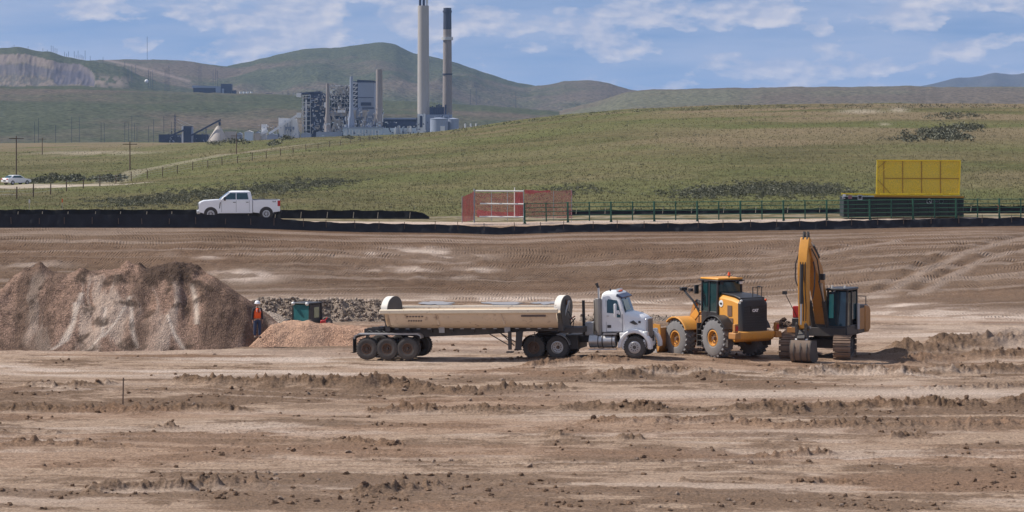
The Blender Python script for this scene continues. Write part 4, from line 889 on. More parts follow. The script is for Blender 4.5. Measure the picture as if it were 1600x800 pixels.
# ------------------------------------------------------------------ tractor unit and side dump trailer
def place(u, y, d=None):
    if d is None: return gp(u, y)
    p = at(u, y, d); return p
def trailer():
    yaw = R(-14); d = 123.6; o = at(573, 562, d)
    # origin: ground under the near rear wheel's outer face
    rt = thing('side_dump_trailer', 'cream side dump trailer on three dark axles, tub empty', 'trailer', o, rot=(0, R(-1.2), yaw))
    # local: x forward, y to the far side is positive; near side at y=0
    for x in (0, .975, 1.95):
        for y_, sd_ in ((.14, -1), (2.36, 1)):
            wheel(rt, (x, y_, .50), .50, .28, sd_, M_RUBBER, M_HUB, M_DARK, lugs=26, lug=.012, dish=.75, hole=.50, holes=10)
        for y_ in (.46, 2.04):
            m = MB(); tyre(m, (x, y_, .50), .50, .27, 24); m.build('inner_tyre', M_RUBBER, rt)
        MB().cyl((x, .3, .5), (x, 2.2, .5), .07, n=10).build('axle', M_DARK, rt)
        MB().cyl((x+.30, .75, .45), (x+.30, .75, .95), .09, n=10).build('air_spring', M_DARK, rt)
    for y_ in (0, 2.05):
        p = [(-.62, .95), (-.58, 1.10), (-.40, 1.20), (2.45, 1.20), (2.60, 1.10), (2.62, .98), (2.58, .96), (2.55, 1.07), (2.42, 1.14), (-.38, 1.14), (-.54, 1.06), (-.57, .95)]
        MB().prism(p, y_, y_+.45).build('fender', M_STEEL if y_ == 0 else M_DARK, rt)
        MB().bb((-.66, y_+.02, .30), (-.63, y_+.52, 1.02)).build('mud_flap', M_BLACK, rt)
    MB().bb((-.35, .85, 1.14), (1.9, 1.65, 1.36)).build('rear_subframe', M_DARK, rt)
    MB().bb((-.62, .2, 1.0), (-.5, 2.3, 1.12)).build('rear_bumper', M_DARK, rt)
    for y_ in (.82, 1.55):
        MB().prism([(-.2, 1.12), (2.6, .98), (5.4, 1.08), (7.4, 1.22), (9.9, 1.26), (9.9, 1.40), (-.2, 1.40)], y_, y_+.14).build('frame_beam', M_DARK, rt)
    for k in range(9):
        x = .9+k*1.0; MB().bb((x-.05, .70, 1.20), (x+.05, 1.85, 1.32)).build('cross_member', M_DARK, rt)
    for k in range(16):
        x = 1.2+k*.52; MB().bb((x, .60, 1.345), (x+.17, .63, 1.395)).build('bracket', M_STICK, rt)
    # the tub: a rounded trough, shell of inner and outer skin
    xa, xb = .72, 9.12; yc = 1.22; hw = 1.34; zr = 2.22
    prof = [(-hw, zr), (-hw*.965, zr-.18), (-hw*.89, zr-.40), (-hw*.80, zr-.58), (-hw*.64, zr-.74), (-hw*.40, zr-.83), (0, zr-.85), (hw*.40, zr-.83), (hw*.64, zr-.74), (hw*.80, zr-.58), (hw*.89, zr-.40), (hw*.965, zr-.18), (hw, zr)]
    n = len(prof); m = MB(); v = []; xs = [xa+.42, xa+.20]+[xa+.20+k*(xb-xa-.40)/10 for k in range(1, 10)]+[xb-.20, xb-.12]
    def sec(x, q, off): return [(x, yc+a*q*(1-off/hw), (zr+(b-zr)*q+off*(1 if abs(a) < hw*.9 else 0))) for a, b in prof]
    outer = [[(x+(1-1)*0, yc+a, b) for a, b in prof] for x in xs]
    m.loft(outer, close=False, caps=False); m.loft([[(x, yc+a*.97, b+(.03 if abs(a) < hw*.95 else 0)) for a, b in prof] for x in xs], close=False, caps=False)
    m.build('tub', M_CREAM, rt, smooth=50)
    for s_ in (-1, 1): MB().prism([(yc+s_*(hw-.02), zr-.14), (yc+s_*(hw+.09), zr-.10), (yc+s_*(hw+.09), zr+.07), (yc+s_*(hw-.02), zr+.09)], xa+.0, xb-.02, axis='x').build('tub_rim', M_CREAMR if s_ > 0 else paint('rim_cream', (.82, .70, .52), .5, 0, .2, .1, rust=.2, low=2.2), rt, bevel=.02)
    for x in (3.35, 6.45):
        m = MB(); m.bar((x-.03, yc-hw*1.0, zr-.10), (x+.10, yc-hw*.82, zr-.62), .07, .10); m.build('tub_rib', M_CREAM, rt, bevel=.01)
        MB().box((x+.12, .52, 1.33), (.26, .06, .28)).build('hinge_bracket', M_STEEL, rt)
    M_PRINT = paint('faded_print', (.16, .12, .10), .7, 0, 0, .3)
    MB().box((7.95, yc-hw*.968, zr-.215), (1.15, .012, .13), Matrix.Rotation(R(-22), 3, 'X')).build('decal', M_PRINT, rt)
    for i_, (x0_, w_, z_) in enumerate([(2.0, .85, -.235), (2.05, .7, -.44)]):
        for k in range(6): MB().box((x0_+k*w_/6, yc-hw*(.952 if i_ == 0 else .885)-.008, zr+z_), (w_/9, .012, .085), Matrix.Rotation(R(-25), 3, 'X')).build('lettering', M_PRINT, rt)
    # bulkheads with a domed top; plates painted dark for the shade on them
    for (x, t_, mt, nm) in ((xa, .30, M_DARK, 'rear_bulkhead'), (xb-.24, .30, M_DARK, 'front_bulkhead')):
        arc = [(yc+hw*.90*math.cos(a), zr+.0+.62*math.sin(a)**.85) for a in [math.pi*k/18 for k in range(19)]]
        base_ = [(yc-hw*.66, zr-.60), (yc-hw*.3, zr-.82), (yc+hw*.3, zr-.82), (yc+hw*.66, zr-.60)]
        MB().prism(arc+base_, x+t_*.98, x+t_*1.10, axis='x').build(nm, mt, rt)
        m = MB(); k_ = len(arc)
        a1 = [(x, p[0], p[1]) for p in arc]; a2 = [(x+t_, p[0], p[1]) for p in arc]
        a3 = [(x, yc+(p[0]-yc)*.95, zr+(p[1]-zr)*.93) for p in arc]; a4 = [(x+t_, yc+(p[0]-yc)*.95, zr+(p[1]-zr)*.93) for p in arc]
        m.loft([[a1[i], a2[i], a4[i], a3[i]] for i in range(k_)]); m.build('domed_rim', M_CREAMR, rt, smooth=50)
        MB().prism([(x+t_*.2, zr-.15), (x+t_*.9, zr-.15), (x+t_*1.1, zr-.85), (x+t_*1.1, zr-.95), (x+t_*.4, zr-.95)], yc-.9, yc+.9).build('bulkhead_post', M_DARK, rt)
        for s_ in (-1, 1): MB().cyl((x+t_*.6, yc+s_*.5, zr-.8), (x+t_*1.4 if x > 3 else x-t_*.2, yc+s_*.1, zr+.35), .05, n=8).build('tilt_cylinder', M_STEEL, rt)
    MB().cyl((xb+.12, yc-.15, zr+.30), (xb+.16, yc-.15, zr+.30), .13, n=12).build('pivot_boss', M_HUB, rt)
    MB().tube([(xb+.2, 1.0, zr-.1), (xb+.45, 1.0, zr-.6), (xb+.35, 1.0, zr-1.0), (xb+.8, .9, zr-.85)], .025).build('air_hose', M_BLACK, rt)
    MB().bb((xb-.1, .7, 1.15), (xb+.9, 1.8, 1.40)).build('gooseneck', M_DARK, rt)
    for y_ in (.45, 1.95):
        MB().bb((6.62, y_-.06, .42), (6.76, y_+.08, 1.25)).build('landing_leg', M_DARK, rt); MB().bb((6.54, y_-.12, .28), (6.84, y_+.14, .34)).build('landing_foot', M_DARK, rt)
        MB().bar((6.64, y_, .62), (5.55, y_+.2, 1.2), .04).build('leg_brace', M_DARK, rt)
    MB().bar((6.15, .7, 1.2), (6.9, .45, .6), .04).build('leg_brace', M_DARK, rt)
    MB().prism([(6.98, .45), (7.26, .42), (7.36, 1.25), (7.04, 1.25)], .25, .30).build('splash_plate', M_BLACK, rt)
    MB().bar((7.85, .5, 1.2), (7.82, .5, .72), .03).build('hanging_chain', M_DARK, rt)
    MB().box((.55, .75, 1.42), (.25, .4, .12)).build('valve_box', M_BLACK, rt)
    for x in (-.1, .25, .5): MB().tube([(x, .5, 1.22), (x+.05, .6, 1.30), (x+.25, .5, 1.23)], .02).build('loose_hose', M_BLACK, rt)
trailer()

def tractor():
    yaw = R(-16); d = 122.6; o = at(834, 560.5, d+.4)
    rt = thing('truck_tractor', 'white dusty day cab truck tractor coupled to the trailer', 'truck', o, rot=(0, R(-1.5), yaw))
    # local: x forward from the rear drive axle, near side y=0, far side y=2.4
    for x in (0, 1.12):
        for y_, sd_ in ((.15, -1), (2.25, 1)): wheel(rt, (x, y_, .51), .51, .29, sd_, M_RUBBER, M_HUB if x == 0 else M_CHROME, M_HUB, lugs=26, lug=.014, dish=.8, hole=.55, holes=10)
        for y_ in (.48, 1.92):
            m = MB(); tyre(m, (x, y_, .51), .51, .28, 24, lugs=26, lug=.014); m.build('inner_tyre', M_RUBBER, rt)
        MB().cyl((x, .3, .5), (x, 2.1, .5), .10, n=10).build('axle', M_DARK, rt); MB().ball((x, 1.2, .5), .24).build('differential', M_DARK, rt)
    def arch(xc, a0, a1, r0, r1, y0_, y1_, nm, mt):
        A = [R(a0+(a1-a0)*k/8) for k in range(9)]
        MB().prism([(xc+r1*math.cos(a), .51+r1*math.sin(a)) for a in A]+[(xc+r0*math.cos(a), .51+r0*math.sin(a)) for a in reversed(A)], y0_, y1_).build(nm, mt, rt)
    for y_ in (0, 1.85):
        arch(0, 88, 176, .575, .60, y_, y_+.58, 'half_fender', M_HUB); arch(1.12, 10, 92, .575, .60, y_, y_+.58, 'half_fender', M_STEEL)
    for y_ in (.78, 1.52): MB().bb((-.6, y_, .68), (5.3, y_+.10, .96)).build('frame_rail', M_DARK, rt)
    MB().prism([(-.15, 1.0), (1.2, 1.0), (1.0, 1.20), (.1, 1.24)], .7, 1.7).build('fifth_wheel', M_DARK, rt, bevel=.03)
    MB().bb((1.45, .35, .40), (1.80, 2.05, 1.05)).build('crossbox', M_DARK, rt)
    MB().bb((1.96, .45, 1.02), (2.16, 1.0, 1.62)).build('deck_box', M_STEEL, rt, bevel=.03)
    MB().cyl((1.93, .55, .95), (1.93, .55, 2.62), .035, n=8).build('hose_mast', M_BLACK, rt)
    MB().tube([(1.72, .6, 1.9), (1.25, .7, 1.5), (.9, .9, 1.35)], .02).build('air_line', M_RED, rt)
    MB().tube([(1.72, .6, 1.8), (1.35, .8, 1.25), (1.0, 1.0, 1.2)], .02).build('air_line', M_BLACK, rt)
    for k in range(3): MB().tube([(1.0+.15*k, .5, 1.15), (1.1+.15*k, .45, 1.42), (1.3+.15*k, .5, 1.2)], .022).build('coiled_hose', M_BLACK, rt)
    # fuel tank, battery box, steps
    MB().cyl((2.10, .24, .78), (2.62, .24, .78), .30, n=20).build('tank', M_CHROME, rt, bevel=.02); MB().cyl((2.64, .24, .78), (3.50, .24, .78), .31, n=20).build('fuel_tank', M_CHROME, rt, bevel=.02)
    for x in (2.35, 2.66, 3.3): MB().lathe([(.315, -.025), (.325, -.025), (.325, .025), (.315, .025)], (x, .24, .78), 20, 'x').build('tank_strap', M_DARK, rt)
    MB().bb((2.1, -.06, .40), (3.6, .06, .45)).build('lower_step', M_CHROME, rt); MB().bb((2.7, -.04, 1.09), (3.6, .2, 1.13)).build('upper_step', M_CHROME, rt)
    # cab
    def ring(x0, x1, y0_, y1_, z_): return [(x0, y0_, z_), (x1, y0_, z_), (x1, y1_, z_), (x0, y1_, z_)]
    zc = 1.16
    MB().loft([ring(2.52, 4.12, .22, 2.18, zc), ring(2.52, 4.12, .22, 2.18, 2.02), ring(2.54, 3.78, .28, 2.12, 2.78), ring(2.60, 3.62, .36, 2.04, 2.95), ring(2.75, 3.40, .55, 1.85, 3.02)]).build('cab', M_TWHITE, rt, bevel=.05)
    MB().prism([(3.55, 2.80), (3.98, 2.70), (3.99, 2.76), (3.60, 2.92)], .26, 2.14).build('sun_visor', paint('blue_visor', (.03, .05, .11), .4, 0, .1), rt, bevel=.01)
    m = MB(); m.add([(4.128, .36, 2.06), (4.128, 2.04, 2.06), (3.845, 1.98, 2.70), (3.845, .42, 2.70)], [(0, 1, 2, 3)]); m.build('windscreen', M_GLASS, rt)
    m = MB(); m.add([(4.10, .55, 2.15), (4.10, 1.5, 2.15), (3.89, 1.46, 2.62), (3.89, .58, 2.62)], [(0, 1, 2, 3)])
    for i in range(4): m.v[i] = (m.v[i][0]+.012, m.v[i][1], m.v[i][2])
    m.build('seen_through_glass', M_CLEAR, rt)
    MB().bar((3.99, 1.2, 2.05), (3.86, 1.2, 2.72), .04).build('windscreen_divider', M_BLACK, rt)
    for sgn, yb_ in ((-1, .22), (1, 2.18)):
        yy = lambda z_: yb_+sgn*.008-sgn*max(0, (z_-2.02))*.078
        for nm, poly, mt in (('side_window', [(2.92, 2.06), (2.92, 2.60), (3.02, 2.68), (3.62, 2.62), (3.86, 2.02), (3.86, 1.84), (3.62, 1.84), (3.50, 2.02)], M_GLASS),):
            MB().prism([(0, 0), (0, 1), (1, 0)], 0, 0.0001)
            m = MB(); k = len(poly); v = [(a, yy(b), b) for a, b in poly]; m.add(v, [tuple(range(k))]); m.build(nm, mt, rt)
        m = MB()
        for a, b in (((2.86, 1.2), (2.86, 2.66)), ((3.96, 1.2), (3.96, 2.0)), ((2.86, 1.2), (3.96, 1.2))): m.bar((a[0], yy(a[1]), a[1]), (b[0], yy(b[1]), b[1]), .015)
        m.build('door_seam', M_DARK, rt); MB().box((2.98, yy(1.9)+sgn*.02, 1.92), (.14, .04, .04)).build('door_handle', M_CHROME, rt)
        MB().box((3.06, yy(1.4)+sgn*.004, 1.44), (.26, .012, .13)).build('door_emblem', M_DARK, rt)
        MB().box((3.62, yb_+sgn*.36, 2.18), (.13, .26, .62), taper=(.9, .9)).build('mirror', M_TWHITE, rt, bevel=.03); MB().bar((3.7, yb_, 2.4), (3.62, yb_+sgn*.3, 2.4), .03).build('mirror_arm', M_BLACK, rt); MB().bar((3.7, yb_, 2.0), (3.62, yb_+sgn*.3, 2.0), .03).build('mirror_arm', M_BLACK, rt)
        MB().cyl((2.40, yb_+sgn*.02, 1.05), (2.40, yb_+sgn*.02, 2.72), .16, n=14).build('muffler', paint('heat_shield', (.30, .28, .26), .45, .5, .2), rt, bevel=.01)
        if sgn < 0: MB().cyl((2.40, yb_+sgn*.02, 2.70), (2.40, yb_+sgn*.02, 3.20), .065, n=12).build('exhaust_stack', M_CHROME, rt)
        if sgn < 0: MB().cyl((2.40, yb_+sgn*.02, 3.18), (2.30, yb_+sgn*.02, 3.42), .06, n=12).build('exhaust_tip', M_DARK, rt)
    MB().bb((2.16, .55, 1.2), (2.26, 1.0, 2.65)).build('air_cleaner', paint('cleaner_grey', (.18, .16, .14), .6, 0, .2), rt, bevel=.04)
    MB().bar((3.25, 1.2, 3.05), (3.65, 1.2, 3.10), .08).build('roof_horn', M_CHROME, rt); MB().cyl((3.0, .75, 3.0), (3.0, .75, 3.14), .05, n=8).build('roof_beacon', M_BLACK, rt)
    MB().bb((3.45, .65, 2.96), (3.52, 1.75, 3.03)).build('light_bar', M_CHROME, rt)
    for k in range(3): MB().ball((3.56, .95+.22*k, 3.0), .055, 8, 5).build('marker_light', M_ORANGE_L, rt)
    # hood: lofted rings
    def hr(x, hy, z0, z1, r_=.18): yc = 1.2; return [(x, yc-hy, z0), (x, yc-hy, z1-r_), (x, yc-hy+r_*.4, z1-r_*.3), (x, yc-hy+r_*1.4, z1), (x, yc+hy-r_*1.4, z1), (x, yc+hy-r_*.4, z1-r_*.3), (x, yc+hy, z1-r_), (x, yc+hy, z0)]
    MB().loft([hr(4.00, .96, 1.12, 2.08, .14), hr(4.4, .86, 1.12, 2.03), hr(4.75, .76, 1.1, 1.95), hr(5.02, .70, 1.1, 1.84), hr(5.12, .62, 1.12, 1.74)]).build('bonnet', M_TWHITE, rt, smooth=50)
    MB().bb((5.06, .66, .82), (5.20, 1.74, 1.76)).build('grille_surround', M_CHROME, rt, bevel=.05); MB().bb((5.16, .74, .92), (5.215, 1.66, 1.68)).build('grille', M_DARK, rt)
    for k in range(5): MB().bb((5.21, .78+k*.19, .90), (5.24, .83+k*.19, 1.68)).build('grille_bar', M_CHROME, rt)
    for s_, y_ in ((-1, .0), (1, 1.95)):
        A = [R(-8+k*19) for k in range(11)]; xc = 4.74
        MB().prism([(xc+.78*math.cos(a), .50+.80*math.sin(a)) for a in A]+[(xc+.62*math.cos(a), .50+.64*math.sin(a)) for a in reversed(A)], y_, y_+.45).build('front_fender', M_TWHITE, rt, bevel=.04)
        MB().prism([(3.92, .42), (4.12, .42), (4.28, .9), (4.2, 1.16), (3.78, 1.16)], y_+.08, y_+.40).build('cab_step_panel', M_TWHITE, rt, bevel=.03)
        MB().box((5.22, y_+.28, 1.08), (.25, .34, .26), taper=(.8, 1)).build('headlight', M_LAMP, rt, bevel=.05)
        MB().prism([(4.35, 1.62), (4.62, 1.50), (4.80, 1.52), (4.55, 1.70)], 1.2+s_*.88-.02, 1.2+s_*.88+.02).build('bonnet_vent', M_DARK, rt)
        wheel(rt, (4.74, .17 if s_ < 0 else 2.23, .50), .50, .28, s_, M_RUBBER, M_CHROME, M_DARK, lugs=26, lug=.012, dish=-.05, hole=.56, holes=10)
    for s_ in (-1, 1): MB().box((4.85, 1.2+s_*.80, 1.62), (.12, .02, .10)).build('bonnet_badge', M_DARK, rt)
    MB().bb((4.7, .4, .55), (5.2, 2.0, 1.1)).build('engine_block', M_DARK, rt)
    MB().prism([(5.05, .42), (5.20, .42), (5.25, .55), (5.23, .84), (5.08, .84)], .06, 2.22).build('front_bumper', M_TWHITE, rt, bevel=.04)
    MB().bb((2.5, .3, 1.02), (4.2, 2.1, 1.16)).build('cab_floor', M_DARK, rt)
    # set the cab further forward on the frame, leaving open rails behind it
    for ch in rt.children:
        if ch.type == 'MESH' and ch.name.split('.')[0] not in ('front_fender', 'half_fender', 'front_bumper', 'headlight', 'axle', 'inner_tyre', 'frame_rail'):
            for v in ch.data.vertices: v.co.x = float(np.interp(v.co.x, [-5, 1.6, 2.3, 4.12, 5.25, 9], [-5, 1.6, 3.02, 4.27, 5.27, 9.02]))
tractor()

# ------------------------------------------------------------------ wheel loader, seen from behind and its left
def loader():
    o = at(1149, 556, 125.4); rt = thing('wheel_loader', 'yellow wheel loader with black rear grille and bucket down', 'wheel loader', o, rot=(0, 0, R(122)))
    # local x forward, origin on the ground under the rear axle; left side y>0
    for (x, sg, zz) in ((0, 1, 0), (0, -1, 0), (3.0, 1, -.22), (3.0, -1, -.22)):
        wheel(rt, (x, sg*1.02, .88+zz), .86, .62, sg, M_GTYRE, M_YEL, M_HUB, lugs=22, lug=.045, dish=.45, hole=.44, n=34, holes=12)
    for x, z_ in ((0, .88), (3.0, .66)): MB().cyl((x, -.8, z_), (x, .8, z_), .20, n=14).build('axle', M_YEL2, rt)
    MB().prism([(-1.2, .95), (.95, .75), (1.25, .85), (1.25, 1.45), (-1.2, 1.45)], -.50, .50).build('rear_frame', M_YEL2, rt, bevel=.03)
    MB().prism([(1.35, .55), (3.3, .55), (3.25, 1.2), (2.5, 1.85), (1.75, 1.75), (1.35, 1.2)], -.45, .45).build('front_frame', M_YEL2, rt, bevel=.04)
    MB().cyl((1.3, 0, .6), (1.3, 0, 1.4), .18, n=12).build('articulation_pin', M_DARK, rt)
    # engine hood: yellow flanks, black top and black rear grille
    def hr(x, hy, z0, z1):
        hy *= .90; return [(x, -hy, z0), (x, -hy, z1-.22), (x, -hy+.16, z1-.03), (x, -hy+.32, z1), (x, hy-.32, z1), (x, hy-.16, z1-.03), (x, hy, z1-.22), (x, hy, z0)]
    MB().loft([hr(.42, .72, 1.40, 2.92), hr(0, .76, 1.40, 2.90), hr(-.7, .80, 1.32, 2.84), hr(-1.30, .82, 1.28, 2.72)]).build('engine_hood', M_YEL, rt, smooth=40)
    MB().loft([[(.40, -.58, 2.915), (.40, .58, 2.915), (.40, .58, 2.96), (.40, -.58, 2.96)], [(-.8, -.66, 2.82), (-.8, .66, 2.82), (-.8, .66, 2.90), (-.8, -.66, 2.90)], [(-1.32, -.70, 2.68), (-1.32, .70, 2.68), (-1.32, .70, 2.79), (-1.32, -.70, 2.79)]]).build('hood_top', M_BLACK, rt, bevel=.02)
    MB().loft([hr(-1.24, .86, 1.22, 2.77), hr(-1.40, .86, 1.20, 2.74), hr(-1.50, .78, 1.24, 2.62)]).build('rear_grille', M_BLACK, rt, smooth=40)
    for k in range(9): MB().bb((-1.525, -.62, 1.42+k*.12), (-1.505, .62, 1.455+k*.12)).build('grille_slat', M_BLACK, rt)
    MB().box((-1.52, 0, 2.2), (.03, .5, .34)).build('emblem_plate', M_BLACK, rt); text('CAT', .17, M_STICKW, rt, (-1.54, 0, 2.2), (R(90), 0, R(-90)), bold=.012)
    for s_ in (-1, 1): MB().ball((-1.40, s_*.70, 2.66), .06, 8, 5).build('rear_lamp', M_ORANGE_L if s_ < 0 else M_LAMP, rt)
    for s_ in (-1, 1):
        MB().box((-.55, s_*.735, 2.16), (.34, .02, .48)).build('vent_panel', M_HUB, rt); MB().box((-.62, s_*.742, 1.62), (.36, .02, .40)).build('vent_panel', M_HUB, rt)
        MB().cyl((.18, s_*.670, 2.46), (.18, s_*.70, 2.46), .16, n=18).build('side_emblem', M_STICKW, rt)
        MB().box((.18, s_*.71, 2.46), (.16, .02, .08)).build('side_emblem_print', M_DARK, rt)
    # counterweight and tail lamps
    MB().prism([(-1.25, .74), (-1.62, .88), (-1.70, 1.04), (-1.70, 1.24), (-1.1, 1.26), (-1.0, .95)], -1.02, 1.02).build('counterweight', M_YEL, rt, bevel=.05)
    for s_ in (-1, 1):
        MB().bb((-1.80, s_*1.02, .92), (-1.25, s_*1.34, 1.22)).build('bumper_wing', M_YEL2, rt, bevel=.04); MB().bb((-1.68, s_*1.08, 1.23), (-1.50, s_*1.28, 1.62)).build('tail_lamp_stack', M_YEL2, rt, bevel=.02); MB().box((-1.70, s_*1.18, 1.42), (.03, .12, .22)).build('tail_lamp', M_RED, rt)
    # fenders
    for s_ in (-1, 1):
        A = [R(20+k*15) for k in range(10)]; MB().prism([(1.06*math.cos(a), .88+1.06*math.sin(a)) for a in A]+[(1.00*math.cos(a), .88+1.00*math.sin(a)) for a in reversed(A)], s_*.66, s_*1.34).build('rear_fender', M_BLACK, rt, bevel=.01)
        A = [R(48+k*15) for k in range(8)]; MB().prism([(3.0+1.06*math.cos(a), .66+1.06*math.sin(a)) for a in A]+[(3.0+.98*math.cos(a), .66+.98*math.sin(a)) for a in reversed(A)], s_*.55, s_*1.36).build('front_fender', M_YEL, rt, bevel=.02)
        MB().bb((.98, s_*.75, .40), (1.42, s_*1.22, .44)).build('step', M_DARK, rt); MB().bb((.98, s_*.80, .44), (1.02, s_*1.2, 1.5)).build('ladder_side', M_DARK, rt); MB().bb((1.38, s_*.80, .44), (1.42, s_*1.2, 1.5)).build('ladder_side', M_DARK, rt)
        for k in range(3): MB().bb((1.0, s_*.9, .68+k*.26), (1.4, s_*1.2, .71+k*.26)).build('ladder_step', M_DARK, rt)
        MB().bar((1.5, s_*1.0, 1.5), (1.5, s_*1.0, 2.55), .035).build('grab_rail', M_BLACK, rt)
        MB().box((-.95, s_*1.1, .70), (.30, .30, .34)).build('rear_step', M_DARK, rt)
    # cab with posts and panes
    x0, x1, hy, z0, z1 = .42, 1.72, .72, 1.55, 3.46
    MB().bb((x0, -hy, z0-.25), (x1, hy, 2.05)).build('cab_base', M_BLACK, rt, bevel=.03)
    for x in (x0+.04, x1-.04, 1.10):
        for s_ in (-1, 1): MB().bar((x, s_*(hy-.03), 2.0), (x-(.0 if x < 1 else .02), s_*(hy-.05), z1), .09).build('cab_post', M_BLACK, rt)
    for s_ in (-1, 1):
        MB().bb((x0+.06, s_*(hy-.05), 2.02), (1.06, s_*(hy-.03), z1-.04)).build('side_pane', M_TEAL, rt); MB().bb((1.14, s_*(hy-.05), 1.75), (x1-.08, s_*(hy-.03), z1-.04)).build('side_pane', M_TEAL, rt)
        MB().bb((1.2, s_*(hy-.02), 2.3), (1.32, s_*(hy+.01), 3.35)).build('pane_reflection_strip', M_TEAL, rt)
        MB().box((1.75, s_*(hy+.25), 3.05), (.10, .22, .42)).build('mirror', M_BLACK, rt, bevel=.02); MB().bar((1.7, s_*hy, 3.3), (1.75, s_*(hy+.25), 3.2), .03).build('mirror_arm', M_BLACK, rt)
    MB().bb((x0+.02, -hy+.08, 2.1), (x0+.04, hy-.08, z1-.04)).build('rear_pane', M_TEAL, rt); MB().bb((x1-.04, -hy+.08, 1.9), (x1-.02, hy-.08, z1-.04)).build('front_pane', M_TEAL, rt)
    MB().bb((x0+.05, -hy+.1, 1.3), (x1-.1, hy-.1, 2.06)).build('cab_interior', M_BLACK, rt); MB().box((.95, 0, 2.35), (.28, .50, .75)).build('seat', M_BLACK, rt, bevel=.05)
    MB().bb((x0-.12, -hy-.06, z1), (x1+.16, hy+.06, z1+.06)).build('roof', M_BLACK, rt, bevel=.02); MB().bb((x0-.06, -hy+.0, z1+.06), (x1+.08, hy, z1+.16)).build('roof_cap', M_YEL, rt, bevel=.04)
    MB().cyl((.62, -.1, z1+.16), (.62, -.1, z1+.26), .035, n=8).build('beacon_mount', M_BLACK, rt); MB().cyl((.62, -.1, z1+.26), (.62, -.1, z1+.42), .075, .05, n=12).build('beacon', M_ORANGE_L, rt)
    MB().cyl((.55, -.62, z1-.55), (.55, -.62, z1+.18), .10, n=12).build('intake_stack', M_BLACK, rt)
    for s_ in (-1, 1): MB().box((x0-.1, s_*.55, z1-.08), (.08, .16, .12)).build('work_light', M_LAMP if s_ < 0 else M_BLACK, rt)
    m = MB()
    for a, b in (((-.9, -.62, 2.8), (-.9, -.62, 3.28)), ((-1.2, -.62, 2.76), (-1.2, -.62, 3.26)), ((-1.2, -.1, 2.76), (-1.2, -.1, 3.26)), ((-1.2, -.62, 3.26), (-1.2, -.1, 3.26)), ((-.9, -.62, 3.28), (-1.2, -.62, 3.26))): m.bar(a, b, .03)
    m.build('hood_handrail', M_BLACK, rt)
    # lift arms, cylinders and bucket
    for s_ in (-1, 1):
        MB().prism([(2.1, 1.95), (2.5, 2.1), (3.6, 1.15), (4.35, .35), (4.0, .22), (3.2, .95)], s_*.42-.06, s_*.42+.06).build('lift_arm', M_YEL, rt, bevel=.02)
        MB().cyl((1.6, s_*.30, 1.0), (3.1, s_*.42, 1.25), .08, n=10).build('lift_cylinder', M_DARK, rt)
    MB().prism([(2.0, 1.75), (2.25, 2.5), (2.50, 2.45), (2.42, 1.75)], -.16, .16).build('arm_tower', M_YEL, rt, bevel=.03)
    MB().cyl((1.9, .05, 2.1), (3.0, .05, 2.40), .10, n=10).build('tilt_cylinder', M_DARK, rt); MB().bar((3.0, .05, 2.40), (3.9, 0, .7), .16, .2).build('tilt_lever', M_YEL2, rt)
    MB().tube([(2.2, .45, 1.9), (2.6, .55, 2.45), (3.0, .62, 2.75), (3.25, .62, 2.95)], .055).build('lamp_bracket', M_BLACK, rt)
    MB().box((3.28, .62, 2.98), (.20, .34, .16)).build('front_lamp', M_BLACK, rt, bevel=.02); MB().box((3.28, .20, 2.92), (.2, .16, .14)).build('front_lamp', M_BLACK, rt)
    bp = [(4.15, 1.15), (4.10, .55), (4.25, .05), (4.55, -.20), (5.35, -.24), (5.35, -.18), (4.6, -.12), (4.35, .11), (4.22, .56), (4.26, 1.13)]
    bk = empty('bucket', rt, (3.0, 0, 0)); bk.rotation_euler = (0, 0, R(19)); sh = lambda P: [(x-3.0, z) for x, z in P]
    MB().prism(sh(bp), -1.48, 1.48).build('shell', M_YEL2, bk, bevel=.01)
    for s_ in (-1, 1): MB().prism(sh([(4.10, 1.30), (4.05, .55), (4.20, .05), (4.50, -.20), (5.35, -.24), (5.25, 0), (4.75, 1.15), (4.45, 1.34)]), s_*1.48, s_*1.53).build('side_plate', M_YEL2 if s_ < 0 else M_YEL, bk)
    MB().prism(sh([(4.25, -.02), (5.4, -.24), (5.4, .30), (4.4, .55)]), 1.535, 1.56).build('worn_edge_plate', paint('scraped_steel', (.62, .60, .57), .4, .3, .3), bk)
    MB().bb((2.32, -1.52, -.26), (2.52, 1.52, -.21)).build('cutting_edge', M_TUBE, bk)
loader()

